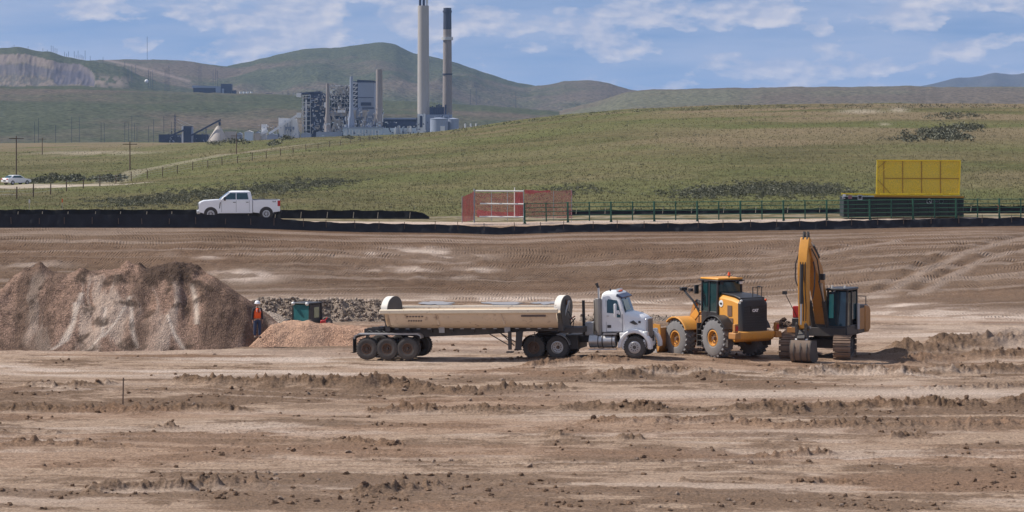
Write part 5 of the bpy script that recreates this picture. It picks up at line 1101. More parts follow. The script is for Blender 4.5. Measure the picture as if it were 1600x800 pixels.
# ------------------------------------------------------------------ excavator facing the camera, boom folded up
def excavator():
    o = at(1292, 557, 126.2); rt = thing('excavator', 'tracked excavator facing us, orange boom raised, bucket on the ground', 'excavator', o, rot=(0, 0, R(-90-24)))
    # local x forward (towards the viewer), y>0 its left, which is the right of the picture
    for s_ in (-1, 1):
        e = empty('track', rt, (-s_*1.22*math.sin(R(13)), s_*1.25*math.cos(R(13))-.42, 0)); e.rotation_euler = (0, 0, R(13)); L_, r_ = 1.75, .52
        out = [(L_*c+r_*math.cos(a), r_+.02+r_*math.sin(a)) for c, rng in ((1, range(-6, 7)), (-1, range(6, 19))) for a in [math.pi/12*k for k in rng]]
        inn = [(L_*c+(r_-.10)*math.cos(a), r_+.02+(r_-.10)*math.sin(a)) for c, rng in ((1, range(-6, 7)), (-1, range(6, 19))) for a in [math.pi/12*k for k in rng]]
        k = len(out); m = MB(); v = [(x, -.32, z) for x, z in out]+[(x, .32, z) for x, z in out]+[(x, .32, z) for x, z in inn]+[(x, -.32, z) for x, z in inn]
        f = [(a*k+i, a*k+(i+1) % k, ((a+1) % 4)*k+(i+1) % k, ((a+1) % 4)*k+i) for a in range(4) for i in range(k)]; m.add(v, f); m.build('belt', M_DARK, e)
        # grouser shoes, each its own piece
        per = 2*(2*L_)+2*math.pi*r_; ns = 38; shoe = MB().box((0, 0, 0), (per/ns*.86, .80, .035)).bb((-.02, -.40, .01), (.02, .40, .06)).mesh('shoe', paint_shoe)
        for i in range(ns):
            q = per*i/ns
            if q < 2*L_: p = (-L_+q, 0, 2*r_+.04); a = 0
            elif q < 2*L_+math.pi*r_: t_ = (q-2*L_)/r_; p = (L_+(r_+.02)*math.sin(t_), 0, r_+.02+(r_+.02)*math.cos(t_)); a = t_
            elif q < 4*L_+math.pi*r_: p = (L_-(q-2*L_-math.pi*r_), 0, .0); a = math.pi
            else: t_ = (q-4*L_-math.pi*r_)/r_+math.pi; p = (-L_+(r_+.02)*math.sin(t_), 0, r_+.02+(r_+.02)*math.cos(t_)); a = t_
            b = bpy.data.objects.new('shoe', shoe); COL.objects.link(b); b.parent = e; b.location = p; b.rotation_euler = (0, a, 0)
        MB().bb((-L_, -.22, .22), (L_, .22, .72)).build('track_frame', M_DARK, e)
        for x in (-1.75, 1.75): MB().cyl((x, -.25, .48), (x, .25, .48), .33, n=18).build('sprocket', M_DARK, e)
        for x in (-1.2, -.6, 0, .6, 1.2): MB().cyl((x, -.26, .20), (x, .26, .20), .13, n=12).build('roller', M_DARK, e)
    MB().bb((-.7, -1.0, .45), (.7, 1.0, .85)).build('undercarriage', M_DARK, rt); MB().cyl((0, 0, .8), (0, 0, 1.1), .62, n=24).build('slew_ring', M_DARK, rt)
    # upper body
    MB().prism([(1.35, 1.05), (1.35, 1.45), (-1.2, 1.45), (-1.2, 1.05)], -1.30, 1.30).build('deck', M_DARK, rt, bevel=.02)
    MB().prism([(-.4, 1.2), (-.4, 2.35), (-.8, 2.45), (-2.3, 2.35), (-2.45, 2.1), (-2.45, 1.2), (-2.2, 1.05), (-.6, 1.05)], -1.32, 1.34).build('engine_house', M_BLACK, rt, bevel=.06)
    MB().prism([(-1.6, 1.1), (-1.6, 2.36), (-2.3, 2.30), (-2.50, 2.1), (-2.50, 1.2), (-2.2, 1.05)], -1.36, 1.40).build('counterweight', M_YEL2, rt, bevel=.08)
    MB().bb((-1.5, 1.345, 1.25), (-.5, 1.38, 2.25)).build('side_door', M_YEL2, rt, bevel=.01)
    MB().bb((-.55, 1.39, 1.3), (-.2, 1.44, 2.5)).build('side_panel', M_STEEL, rt)
    MB().bb((.3, -1.32, 1.3), (1.25, -.72, 1.85)).build('toolbox', M_BLACK, rt, bevel=.03); MB().prism([(.2, 1.4), (.2, 2.0), (-.4, 2.2), (-.4, 1.4)], -1.30, -.72).build('fuel_tank', M_YEL2, rt, bevel=.03)
    MB().box((1.2, -1.28, 1.30), (.5, .4, .22)).build('front_step', M_YEL2, rt)
    MB().box((.9, -1.22, 2.12), (.12, .30, .55)).build('fire_extinguisher_box', M_RED, rt, bevel=.02)
    MB().bar((1.0, -1.1, 1.8), (1.25, -1.65, 3.0), .03).build('mirror_arm', M_BLACK, rt); MB().box((1.25, -1.66, 3.02), (.06, .22, .16)).build('mirror', M_BLACK, rt)
    # cab
    x0, x1, y0_, y1_, z0, z1 = -.45, 1.25, .36, 1.36, 1.2, 3.16
    MB().bb((x0, y0_, z0-.1), (x1, y1_, 1.55)).build('cab_base', M_BLACK, rt, bevel=.03)
    for x in (x0+.04, x1-.05, .45):
        for y_ in (y0_+.04, y1_-.04): MB().bar((x, y_, 1.5), (x-(.10 if x > 1 else 0), y_, z1), .08).build('cab_post', M_BLACK, rt)
    MB().prism([(x1-.03, 1.5), (x1-.01, 1.5), (x1-.12, z1-.05), (x1-.14, z1-.05)], y0_+.07, y1_-.07).build('windscreen', glass('navy_glass', (.008, .03, .045)), rt)
    MB().prism([(x1-.005, 1.9), (x1+.0, 1.9), (x1-.10, 3.0), (x1-.11, 3.0)], y0_+.12, y0_+.34).build('windscreen_teal_streak', glass('bright_teal_glass', (.05, .24, .23)), rt)  # lighter teal streak laid over one side of the windscreen
    MB().bb((.50, y1_-.05, 1.5), (x1-.12, y1_-.03, z1-.08)).build('side_window', M_TEAL, rt); MB().bb((x0+.08, y1_-.05, 1.8), (.41, y1_-.03, z1-.08)).build('side_window', M_GLASS, rt); MB().bb((x0+.08, y0_+.03, 1.6), (x1-.12, y0_+.05, z1-.08)).build('side_window', M_GLASS, rt)
    MB().bb((x0, y0_+.06, 1.5), (x0+.03, y1_-.06, z1)).build('rear_window', M_GLASS, rt)
    MB().bb((x0-.06, y0_-.03, z1), (x1-.02, y1_+.03, z1+.12)).build('cab_roof', M_BLACK, rt, bevel=.04)
    for y_ in (y0_+.2, y1_-.2): MB().cyl((x1-.3, y_, z1+.12), (x1-.3, y_, z1+.24), .05, n=8).build('roof_lamp', M_LAMP, rt)
    MB().box((.3, .86, 1.9), (.5, .5, .7)).build('seat', M_BLACK, rt, bevel=.05); MB().bar((x1+.02, y0_+.5, 1.6), (x1-.08, y0_+.3, 2.6), .02).build('wiper', M_BLACK, rt)
    MB().bar((x1-.2, y1_+.08, 1.5), (x1-.2, y1_+.08, 2.6), .035).build('handrail', M_BLACK, rt)
    m = MB()
    for a, b in (((-.6, 1.3, 2.45), (-.6, 1.3, 2.85)), ((-2.0, 1.3, 2.35), (-2.0, 1.3, 2.75)), ((-.6, 1.3, 2.85), (-2.0, 1.3, 2.75))): m.bar(a, b, .035)
    m.build('house_handrail', M_BLACK, rt)
    # boom, stick, bucket: outlines in the x-z plane, thickness across
    yb = .02
    MB().prism([(.55, 1.35), (.95, 1.25), (1.55, 2.6), (2.35, 3.9), (3.30, 4.95), (3.45, 5.25), (3.20, 5.35), (2.5, 4.95), (1.6, 4.25), (.95, 2.9)], yb-.24, yb+.28).build('boom', M_YEL2, rt, bevel=.03)
    MB().box((2.10, yb+.255, 4.15), (.34, .02, .26)).build('boom_emblem', M_BLACK, rt); MB().box((2.0, yb+.02, 4.60), (.5, .36, .10), Matrix.Rotation(R(-40), 3, 'Y')).build('boom_lamp_bracket', M_DARK, rt)
    MB().box((2.55, yb-.0, 4.72), (.16, .12, .26)).build('work_light', M_LAMP, rt)
    MB().prism([(3.05, 5.62), (3.35, 5.72), (3.62, 5.1), (3.80, 4.3), (3.72, 3.0), (3.62, 1.55), (3.40, 1.45), (3.32, 1.6), (3.30, 3.2), (3.20, 4.6), (3.05, 5.1)], yb-.24, yb+.20).build('stick', M_YEL3, rt, bevel=.03)
    for y_ in (yb-.13, yb+.05): MB().prism([(3.0, 5.55), (3.12, 5.95), (3.28, 5.98), (3.40, 5.6)], y_, y_+.07).build('stick_ear', M_DARK, rt)
    MB().cyl((1.5, yb+.02, 4.72), (2.3, yb+.02, 5.28), .10, n=12).build('stick_cylinder', M_DARK, rt); MB().cyl((2.3, yb+.02, 5.28), (3.15, yb+.02, 5.72), .05, n=10).build('stick_cylinder_rod', M_CHROME, rt)
    for y_ in (yb-.32, yb+.36): MB().cyl((1.05, y_, 1.25), (1.70, y_, 2.7), .10, n=12).build('boom_cylinder', M_DARK, rt); MB().cyl((1.70, y_, 2.7), (2.1, y_, 3.55), .05, n=10).build('boom_cylinder_rod', M_CHROME, rt)
    MB().cyl((3.84, yb-.02, 4.5), (3.92, yb-.02, 2.7), .085, n=12).build('bucket_cylinder', M_DARK, rt); MB().cyl((3.92, yb-.02, 2.7), (3.95, yb-.02, 1.75), .045, n=10).build('bucket_cylinder_rod', M_CHROME, rt)
    MB().tube([(3.35, yb-.30, 5.0), (3.5, yb-.42, 4.5), (3.6, yb-.40, 3.8), (3.7, yb-.26, 3.5)], .03).build('hydraulic_hose', M_BLACK, rt)
    MB().tube([(2.9, yb+.2, 4.9), (3.0, yb+.34, 4.2), (3.1, yb+.36, 3.5), (3.2, yb+.3, 2.9)], .03).build('hydraulic_hose', M_BLACK, rt)
    MB().tube([(2.5, yb+.36, 3.7), (2.2, yb+.45, 2.9), (1.8, yb+.5, 2.0)], .03).build('hydraulic_hose', M_BLACK, rt)
    MB().box((2.1, yb+.42, 3.85), (.25, .22, .28)).build('hose_clamp_block', M_BLACK, rt, bevel=.02)
    MB().cyl((.2, -.5, 1.9), (.2, .25, 1.9), .3, n=12).build('swivel_block', M_DARK, rt); MB().bb((.4, -.45, 1.3), (1.1, .3, 1.75)).build('boom_foot', M_DARK, rt)
    MB().box((.85, .05, 2.25), (.12, .5, .5)).build('valve_cover', M_YEL, rt, bevel=.03)
    # linkage and bucket
    for y_ in (yb-.24, yb+.20): MB().bar((3.50, y_, 1.55), (3.95, y_, 1.80), .05, .12).build('link', M_DARK, rt); MB().bar((3.95, y_, 1.80), (3.90, y_, 1.10), .05, .12).build('link', M_DARK, rt)
    MB().prism([(3.35, 1.5), (3.65, 1.5), (4.05, 1.15), (3.95, .95), (3.3, 1.0)], yb-.20, yb+.18).build('quick_coupler', M_DARK, rt, bevel=.03)
    bo = [(4.02, 1.05), (4.16, .80), (4.20, .45), (4.05, .14), (3.75, -.02), (3.35, -.05), (3.15, .05)]; bi = [(3.2, .10), (3.40, .04), (3.72, .08), (3.96, .22), (4.08, .48), (4.05, .76), (3.90, 1.0)]
    MB().prism(bo+bi, yb-.48, yb+.46).build('bucket', M_BKT, rt, bevel=.01)
    for y_ in (yb-.50, yb+.46): MB().prism([(4.02, 1.05), (4.16, .80), (4.20, .45), (4.05, .14), (3.75, -.02), (3.35, -.05), (3.0, .15), (3.25, 1.0)], y_, y_+.04).build('bucket_cheek', M_DARK, rt)
    for k in range(3): MB().prism([(4.03, 1.0), (4.19, .80), (4.24, .45), (4.09, .12), (3.8, -.05), (3.8, -.02), (4.05, .14), (4.20, .45), (4.16, .8)], yb-.32+k*.31, yb-.27+k*.31).build('wear_rib', M_DARK, rt)
    for y_ in (-.10, .02, .14): MB().tube([(3.78, yb+y_, 4.6), (3.86, yb+y_, 3.6), (3.78, yb+y_+.03, 2.6), (3.72, yb+y_, 1.9)], .022).build('hydraulic_hose', M_BLACK, rt)
    for (x, z) in ((3.25, 5.15), (3.45, 1.6), (3.9, 1.05)): MB().cyl((x, yb-.30, z), (x, yb+.28, z), .075, n=10).build('pivot_pin', M_CHROME, rt)
    MB().tube([(3.35, yb+.30, 5.2), (3.0, yb+.45, 4.7), (2.6, yb+.42, 4.1), (2.4, yb+.38, 3.6)], .03).build('hydraulic_hose', M_BLACK, rt)
    for k in range(5): MB().prism([(3.2, .0), (3.2, .10), (2.9, .14)], yb-.46+k*.21, yb-.36+k*.21).build('tooth', M_DARK, rt)
M_YEL3 = paint('shaded_weathered_orange', (.62, .27, .025), .45, 0, .3, .2, rust=.2, low=1.6)  # stick orange darkened for its shaded front, with rust wear
M_BKT = paint('dark_bucket_steel', (.15, .11, .085), .55, .2, .6, .3, rust=.3, dcol=(.30, .22, .16), low=1.0)
paint_shoe = paint('track_shoe', (.16, .11, .08), .8, .1, .75, .3, rust=.3, dcol=(.36, .25, .18), low=1.2)
excavator()

# ------------------------------------------------------------------ compact machine mostly hidden behind the orange gravel
def compact():
    d = 139.5; o = at(480, 545, d); o.z = gz(o.x, d); rt = thing('compact_roller', 'small machine with teal glass cab and white lamps behind the orange gravel', 'compact machine', o, rot=(0, 0, R(-118)))
    zt = H-(472-YH)*d/F-o.z
    MB().bb((-1.1, -.62, .35), (1.1, .62, zt-1.30)).build('machine_body', M_YEL2, rt, bevel=.05)
    for x in (-.85, .85):
        for s_ in (-1, 1): wheel(rt, (x, s_*.68, .40), .40, .28, s_, M_RUBBER, M_STEEL, n=20, holes=5)
    z0 = zt-1.34; x0, x1, hy = -.62, .62, .56
    MB().bb((x0, -hy, z0-.05), (x1, hy, z0+.12)).build('cab_sill', M_BLACK, rt)
    for x in (x0+.04, x1-.04):
        for s_ in (-1, 1): MB().bar((x, s_*(hy-.03), z0), (x*.93, s_*(hy-.06), zt-.08), .09).build('cab_post', M_BLACK, rt)
    MB().bb((x1-.05, -hy+.08, z0+.1), (x1-.03, hy-.08, zt-.1)).build('windscreen', glass('pale_teal_glass', (.03, .13, .14)), rt); MB().bb((x0+.03, -hy+.08, z0+.1), (x0+.05, hy-.08, zt-.1)).build('rear_window', M_GLASS, rt)
    for s_ in (-1, 1): MB().bb((x0+.08, s_*(hy-.06), z0+.1), (x1-.08, s_*(hy-.04), zt-.1)).build('door_panel', M_BLACK, rt); MB().bb((x0+.32, s_*(hy-.04), z0+.55), (x1-.45, s_*(hy-.025), zt-.25)).build('door_window', M_CLEAR, rt)
    MB().bb((x0-.03, -hy-.02, zt-.08), (x1+.05, hy+.02, zt)).build('cab_roof', M_BLACK, rt, bevel=.03)
    for y_ in (-.42, .42): MB().ball((x1+.06, y_, zt-.05), .10, 10, 6).build('head_lamp', M_LAMP, rt)
    MB().box((.2, 0, z0+.5), (.4, .45, .7)).build('seat', M_BLACK, rt)
    p = at(504, 512, 138.3); p.z = gz(p.x, p.y)+.35; r2 = thing('fuel_can', 'small red fuel can on the rubble right of the machine cab', 'fuel can', at(505, 505, 138.2)); MB().box((0, 0, 0), (.34, .26, .34), taper=(.75, .8)).build('can', M_RED, r2, bevel=.04); MB().cyl((.1, 0, .15), (.22, 0, .30), .03, n=8).build('spout', M_RED, r2)
compact()

# ------------------------------------------------------------------ the worker
def skin(name, chains, mat, par, sub=2):
    """chains: list of [(x, y, z, r), ...] polylines; the first point of a chain may repeat an earlier vertex to branch from it"""
    vs = []; es = []; idx = {}
    for ch in chains:
        prev = None
        for (x, y, z, r) in ch:
            k = (round(x, 4), round(y, 4), round(z, 4))
            if k not in idx: idx[k] = len(vs); vs.append((x, y, z, r))
            if prev is not None: es.append((prev, idx[k]))
            prev = idx[k]
    me = bpy.data.meshes.new(name); me.from_pydata([v[:3] for v in vs], es, []); me.materials.append(mat)
    o = bpy.data.objects.new(name, me); COL.objects.link(o); o.parent = par
    o.modifiers.new('skin', 'SKIN'); sv = me.skin_vertices[0].data if me.skin_vertices else None
    if sv is None:
        bpy.context.view_layer.objects.active = o; me.skin_vertices.new() if hasattr(me.skin_vertices, 'new') else None; sv = me.skin_vertices[0].data
    for i, v in enumerate(vs): sv[i].radius = (v[3], v[3]); sv[i].use_root = (i == 0)
    o.modifiers['skin'].use_smooth_shade = True
    s_ = o.modifiers.new('subdivision', 'SUBSURF'); s_.levels = s_.render_levels = sub
    return o
def person():
    o = at(402, 528.5, 131.0); g = gz(o.x, o.y); 
    rt = thing('person', 'worker in white hard hat, orange vest, dark jacket and jeans, standing', 'person', (o.x, o.y, o.z), rot=(0, 0, R(25)))
    M_SKIN = paint('skin', (.42, .25, .18), .6, 0, 0, .05); M_JACK = paint('dark_jacket', (.03, .028, .032), .85, 0, 0, .2); M_JEAN = paint('blue_jeans', (.035, .05, .10), .85, 0, 0, .25)
    M_VEST = paint('orange_vest', (.95, .12, .02), .7, 0, 0, .1); M_HAT = paint('hard_hat_white', (.78, .78, .80), .3, 0, 0, .03); M_BOOT = paint('work_boot', (.06, .04, .03), .8, 0, .3)
    # faces -y; one continuous body: legs, trunk, arms, hands, head
    P = [(0, 0, .96, .125)]
    def arm(s_): return [(0, 0, 1.42, .10), (s_*.18, 0, 1.43, .062), (s_*.235, .01, 1.15, .045), (s_*.25, -.03, .90, .032), (s_*.252, -.04, .84, .030), (s_*.252, -.045, .80, .027)]
    body = [[(0, 0, .96, .125), (0, 0, 1.12, .115), (0, .01, 1.28, .13), (0, 0, 1.42, .10), (0, 0, 1.50, .055), (0, -.01, 1.57, .055), (0, -.015, 1.64, .085), (0, -.01, 1.71, .08)]]
    for s_ in (-1, 1):
        body.append([(0, 0, .96, .125), (s_*.10, 0, .88, .085), (s_*.115, -.015, .50, .058), (s_*.12, .015, .12, .042), (s_*.125, -.05, .05, .04), (s_*.13, -.15, .035, .03)]); body.append(arm(s_))
        wx = s_*.252
        for k, (dy, ln) in enumerate(((-.065, .055), (-.052, .068), (-.037, .062), (-.022, .050))):
            body.append([(wx, -.045, .80, .027), (wx, dy, .775, .010), (wx-s_*.004, dy-.004, .775-ln*.6, .009), (wx-s_*.014, dy, .775-ln, .008)])
        body.append([(wx, -.045, .80, .027), (wx-s_*.012, -.078, .795, .010), (wx-s_*.018, -.090, .765, .009)])
    skin('body', body, M_SKIN, rt, 1)
    jk = [[(0, 0, .98, .145), (0, 0, 1.14, .135), (0, .01, 1.28, .15), (0, 0, 1.42, .115), (0, 0, 1.49, .072)]]
    for s_ in (-1, 1): jk.append([(0, 0, 1.42, .115), (s_*.185, 0, 1.43, .082), (s_*.24, .01, 1.15, .064), (s_*.255, -.03, .89, .048)])
    skin('jacket', jk, M_JACK, rt, 2)
    jn = [[(0, 0, .99, .135), (0, 0, .93, .14)]]
    for s_ in (-1, 1): jn.append([(0, 0, .93, .14), (s_*.105, 0, .86, .105), (s_*.12, -.015, .50, .078), (s_*.125, .01, .12, .066)])
    skin('jeans', jn, M_JEAN, rt, 2)
    # vest: open tube round the chest
    rings = []
    for (z_, a, b) in ((.98, .185, .160), (1.12, .178, .155), (1.28, .192, .172), (1.40, .175, .150), (1.47, .115, .11)):
        rings.append([(a*math.cos(t_*math.pi/8), b*math.sin(t_*math.pi/8), z_) for t_ in range(16)])
    v_ = MB().loft(rings, caps=False).build('vest', M_VEST, rt, smooth=80); so_ = v_.modifiers.new('solid', 'SOLIDIFY'); so_.thickness = .012
    for s_ in (-1, 1): MB().bar((s_*.085, -.160, 1.30), (s_*.085, -.146, 1.45), .028, .008).build('reflective_strip', M_LAMP, rt)
    MB().bar((.02, -.178, 1.26), (.02, -.16, 1.46), .055, .01).build('vest_opening', M_JACK, rt)
    for s_ in (-1, 1): MB().ball((s_*.128, -.06, .055), .06, 10, 6, (.85, 1.9, .9)).build('boot', M_BOOT, rt)
    h = MB(); h.ball((0, -.005, 1.735), .125, 16, 10, (1, 1.15, .82)); h.lathe([(.105, 0), (.165, -.01), (.165, -.018), (.105, -.01)], (0, -.03, 1.715), 18, 'z'); h.build('hard_hat', M_HAT, rt)
    MB().ball((0, -.10, 1.655), .018, 8, 6, (.8, 1.2, 1.3)).build('nose', M_SKIN, rt)
    for s_ in (-1, 1): MB().ball((s_*.034, -.083, 1.675), .012, 8, 6).build('eye', M_BLACK, rt); MB().ball((s_*.088, -.01, 1.655), .022, 8, 6, (.5, 1, 1.4)).build('ear', M_SKIN, rt)
    MB().box((0, -.088, 1.615), (.05, .012, .010)).build('mouth', M_HUB, rt); MB().ball((0, .035, 1.655), .088, 12, 8, (1, .8, 1)).build('hair', M_DARK, rt)
person()

# ------------------------------------------------------------------ the power station, 3 km away
DP = 3100.0
M_CONC = paint('stack_concrete', (.40, .37, .345), .85, 0, 0, .12, scale=.05); M_BRICKS = paint('brown_stack', (.27, .235, .22), .85, 0, 0, .15, scale=.05)
M_DKTOP = paint('dark_stack_top', (.035, .045, .08), .8, 0, 0, .1); M_PLB = paint('haze_blue_boiler_house', (.028, .040, .085), .7, 0, 0, .25, scale=.1)  # boiler house navy has the blue of distant haze painted in
M_PLG = paint('grey_cladding', (.27, .31, .40), .6, 0, 0, .08, scale=.1); M_PLW = paint('white_cladding', (.72, .72, .72), .6, 0, 0, .08, scale=.1); M_PLT = paint('tan_ducting', (.42, .37, .32), .7, 0, 0, .15, scale=.1)
M_PLS = paint('pale_steelwork', (.5, .5, .5), .6, .2, 0, .15); M_PLP = paint('pale_blue_cladding', (.50, .58, .66), .6, 0, 0, .1, scale=.1)
def prt(u, y, d): p = at(u, y, d); return p
def plant(name, label, cat, u, d=DP, group=None):
    o = at(u, 229, d); o.z = -9; return thing(name, label, cat, o, group=group)
def pbox(root, name, u0, u1, y0_, y1_, mat, d=DP, dep=20, label=None, slope=0):
    a = at(u0, y1_, d)-root.location; b = at(u1, y0_, d)-root.location
    if y1_ > 224: a.z = -1
    m = MB(); v = [(a.x, a.y, a.z), (b.x, a.y, a.z), (b.x, a.y+dep, a.z), (a.x, a.y+dep, a.z), (a.x, a.y, b.z-slope*d/F), (b.x, a.y, b.z), (b.x, a.y+dep, b.z), (a.x, a.y+dep, b.z-slope*d/F)]
    m.add(v, [(3, 2, 1, 0), (4, 5, 6, 7), (0, 1, 5, 4), (1, 2, 6, 5), (2, 3, 7, 6), (3, 0, 4, 7)]); return m.build(name, mat, root, label=label)
def pbar(root, name, pts, w, mat, d=DP, dy=0, m=None):
    mm = m or MB()
    for (a, b) in zip(pts[:-1], pts[1:]): mm.bar(at(a[0], a[1], d+dy)-root.location, at(b[0], b[1], d+dy)-root.location, w)
    return mm.build(name, mat, root) if m is None else mm
def stack(label, uc, ytop, w0, w1, mat, d=DP, topm=None, ysplit=None, ybase=229, flues=False, ring=None, flare=None):
    rt = plant('chimney', label, 'chimney', uc, d); z0 = 0; zt = at(uc, ytop, d).z+9; r0, r1 = w1/2*d/F, w0/2*d/F
    zs = (at(uc, ysplit, d).z+9) if ysplit else zt; rs_ = r0+(r1-r0)*zs/zt
    prof = [(r0, z0), (rs_, zs)] if not flare else [(r0*1.5, z0), (r0*1.5, flare-8), (r0, flare), (rs_, zs)]
    m = MB().lathe(prof+([(r1*.8, zt)] if not ysplit else []), (0, 0, 0), 28, 'z')
    if not ysplit: m = MB().lathe(prof+[(r1*.82, zt), (r1*.82, zt-6)], (0, 0, 0), 28, 'z')
    m.build('shaft', mat, rt)
    if ysplit: MB().lathe([(rs_+.05, zs), (r1, zt), (r1*.82, zt), (r1*.82, zt-6)], (0, 0, 0), 28, 'z').build('top_section', topm, rt)
    if flues:
        for dx in (-.45, .05, .5): MB().cyl((dx*r1*1.3, 0, zt-4), (dx*r1*1.3, 0, zt+12), r1*.24, n=12).build('flue', M_PLB if dx < .3 else M_PLW, rt)
    for yr in (ring or []):
        zr = at(uc, yr, d).z+9; MB().lathe([(r1*.98, zr-2.0), (r1*1.45, zr-2.0), (r1*1.45, zr+1.6), (r1*.98, zr+1.6)], (0, 0, 0), 24, 'z').build('platform_ring', M_PLS, rt)
    return rt
stack('tallest pale concrete chimney, thick, with flues at its top', 661.5, 9, 17.2, 19, M_CONC, 3080, flues=True)
c2 = stack('brownish chimney with dark upper section and platform ring, right of the tallest', 699, 12.5, 12.4, 16, M_BRICKS, 3110, M_DKTOP, 46, ring=[60])
z_ = at(699, 116, 3110).z+9; MB().lathe([(5.2, z_-.8), (5.9, z_-.8), (5.9, z_+.8), (5.2, z_+.8)], (0, 0, 0), 24, 'z').build('band', M_DKTOP, c2)
MB().lathe([(4.7, at(0, 18, 3110).z+8), (5.3, at(0, 18, 3110).z+8), (5.3, at(0, 18, 3110).z+10), (4.7, at(0, 18, 3110).z+10)], (0, 0, 0), 24, 'z').build('band', M_DKTOP, c2)
stack('medium brown chimney standing right of the grey boiler building', 592.5, 108.5, 10, 11.5, M_BRICKS, 3090)
stack('slim white chimney in front of the scaffolded boiler house', 549, 119.5, 4.6, 6.5, M_PLG, 3080, flare=42)
stack('slim brown chimney beside the dark boiler house', 512, 130.5, 4.8, 6.5, M_BRICKS, 3080, flare=40)

b1 = plant('boiler_house', 'dark boiler house with open steel floors and small white roof box', 'power plant building', 488)
pbox(b1, 'main_block', 484, 508, 146, 230, M_PLB, dep=40); pbox(b1, 'roof_cap', 468, 500, 142.5, 147.5, M_PLB, dep=42, slope=2.5); pbox(b1, 'roof_box', 463, 470.5, 145.5, 151.5, M_PLW, d=DP-4, dep=16)
for k in range(9):
    y = 152+k*7.2; pbox(b1, 'open_floor', 472, 486, y, y+1.3, M_PLS if k % 3 else M_PLT, d=DP-1, dep=24)
for u in (472.5, 478, 485): pbox(b1, 'steel_column', u-.5, u+.5, 148, 228, M_PLS, d=DP-2, dep=1.5)
pbox(b1, 'inner_wall', 475, 485, 150, 230, M_PLB, d=DP+12, dep=20); pbox(b1, 'lift_shaft', 477.2, 479.2, 156, 205, M_PLW, d=DP-5, dep=3)
rp = random.Random(3)
for k in range(14): u = rp.uniform(471, 504); y = rp.uniform(150, 205); pbox(b1, 'wall_equipment', u, u+rp.uniform(1, 4), y, y+rp.uniform(1, 4), [M_PLG, M_PLT, M_PLS][k % 3], d=DP-6, dep=4)

b2 = plant('boiler_building', 'tall grey clad boiler building with a dark louvre band', 'power plant building', 572)
pbox(b2, 'clad_wall', 559, 584.5, 128.5, 230, M_PLG, dep=45); pbox(b2, 'roof_trim', 558, 585, 125.8, 129, M_PLB, dep=46, slope=-1.2); pbox(b2, 'louvre_band', 564, 580, 160, 165, M_PLB, d=DP-1, dep=2); pbox(b2, 'cladding_joint', 559, 584, 152, 152.8, M_PLB, d=DP-.5, dep=1); pbox(b2, 'lower_wall', 558.5, 585, 168, 169.4, M_PLB, d=DP-1, dep=2)
pbox(b2, 'stair_tower', 552, 558.8, 127, 230, M_PLB, d=DP+6, dep=25)
for k in range(7): pbox(b2, 'stair_landing', 551.5, 558.5, 129+k*6.5, 130.4+k*6.5, M_PLW, d=DP+3, dep=4); pbar(b2, 'stair_flight', [(552.5, 135+k*6.5), (558, 130+k*6.5)], 1.0, M_PLS, dy=1)

b3 = plant('scaffold_frame', 'open steel pipe rack between the two slim chimneys', 'steel frame', 535)
for u in (518, 523, 528, 533, 538, 543, 548): pbox(b3, 'column', u-.35, u+.35, 133+max(0, 528-u)*1.3, 175, M_PLS, d=DP+8, dep=1)
for y in (133, 138, 143, 149, 155, 161, 167): pbox(b3, 'deck', 524 if y < 145 else 517, 549, y, y+.8, M_PLS if y != 133 else M_PLW, d=DP+8, dep=14)
for k in range(9): u = 524+k*2.8; pbar(b3, 'brace', [(u, 133+rp.uniform(0, 8)), (u+3.5, 143+rp.uniform(0, 10))], .8, M_PLT, dy=8)
pbox(b3, 'boiler_mass', 516, 556, 147, 230, M_PLB, d=DP+24, dep=25); pbox(b3, 'upper_mass', 527, 549, 137, 150, M_PLT, d=DP+26, dep=15)
for k in range(12): u = rp.uniform(500, 548); pbar(b3, 'vent_pipe', [(u, 150), (u, rp.uniform(134, 146))], .8, M_PLS, dy=20)

b4 = plant('ductwork', 'jumble of tan flue ducts below the slim chimneys', 'ductwork', 545)
for (u0_, u1_, ya, yb_, mt, dd) in [(506, 513, 160, 168, M_PLW, -8), (516, 541, 173, 181, M_PLT, -4), (522, 536, 186, 214, M_PLT, -6), (546, 566, 168, 185, M_PLG, -3), (566, 572, 172, 205, M_PLT, -5), (574, 586, 171, 200, M_PLG, -2), (509, 516, 168, 212, M_PLB, -2), (538, 549, 178, 205, M_PLB, -1), (549, 556, 172, 200, M_PLT, -7), (527, 539, 172, 176, M_PLW, -9)]:
    pbox(b4, 'duct', u0_, u1_, ya, yb_, mt, d=DP+dd, dep=8)
for pts in ([(517, 208), (524, 190), (519, 178)], [(541, 205), (544, 180), (549, 170)], [(565, 200), (572, 178), (576, 172)], [(508, 204), (512, 196)], [(583, 200), (587, 180)]): pbar(b4, 'sloped_duct', pts, 2.6, M_PLT, dy=-10)
pbox(b4, 'support_wall', 506, 600, 186, 230, M_PLB, d=DP+14, dep=10)

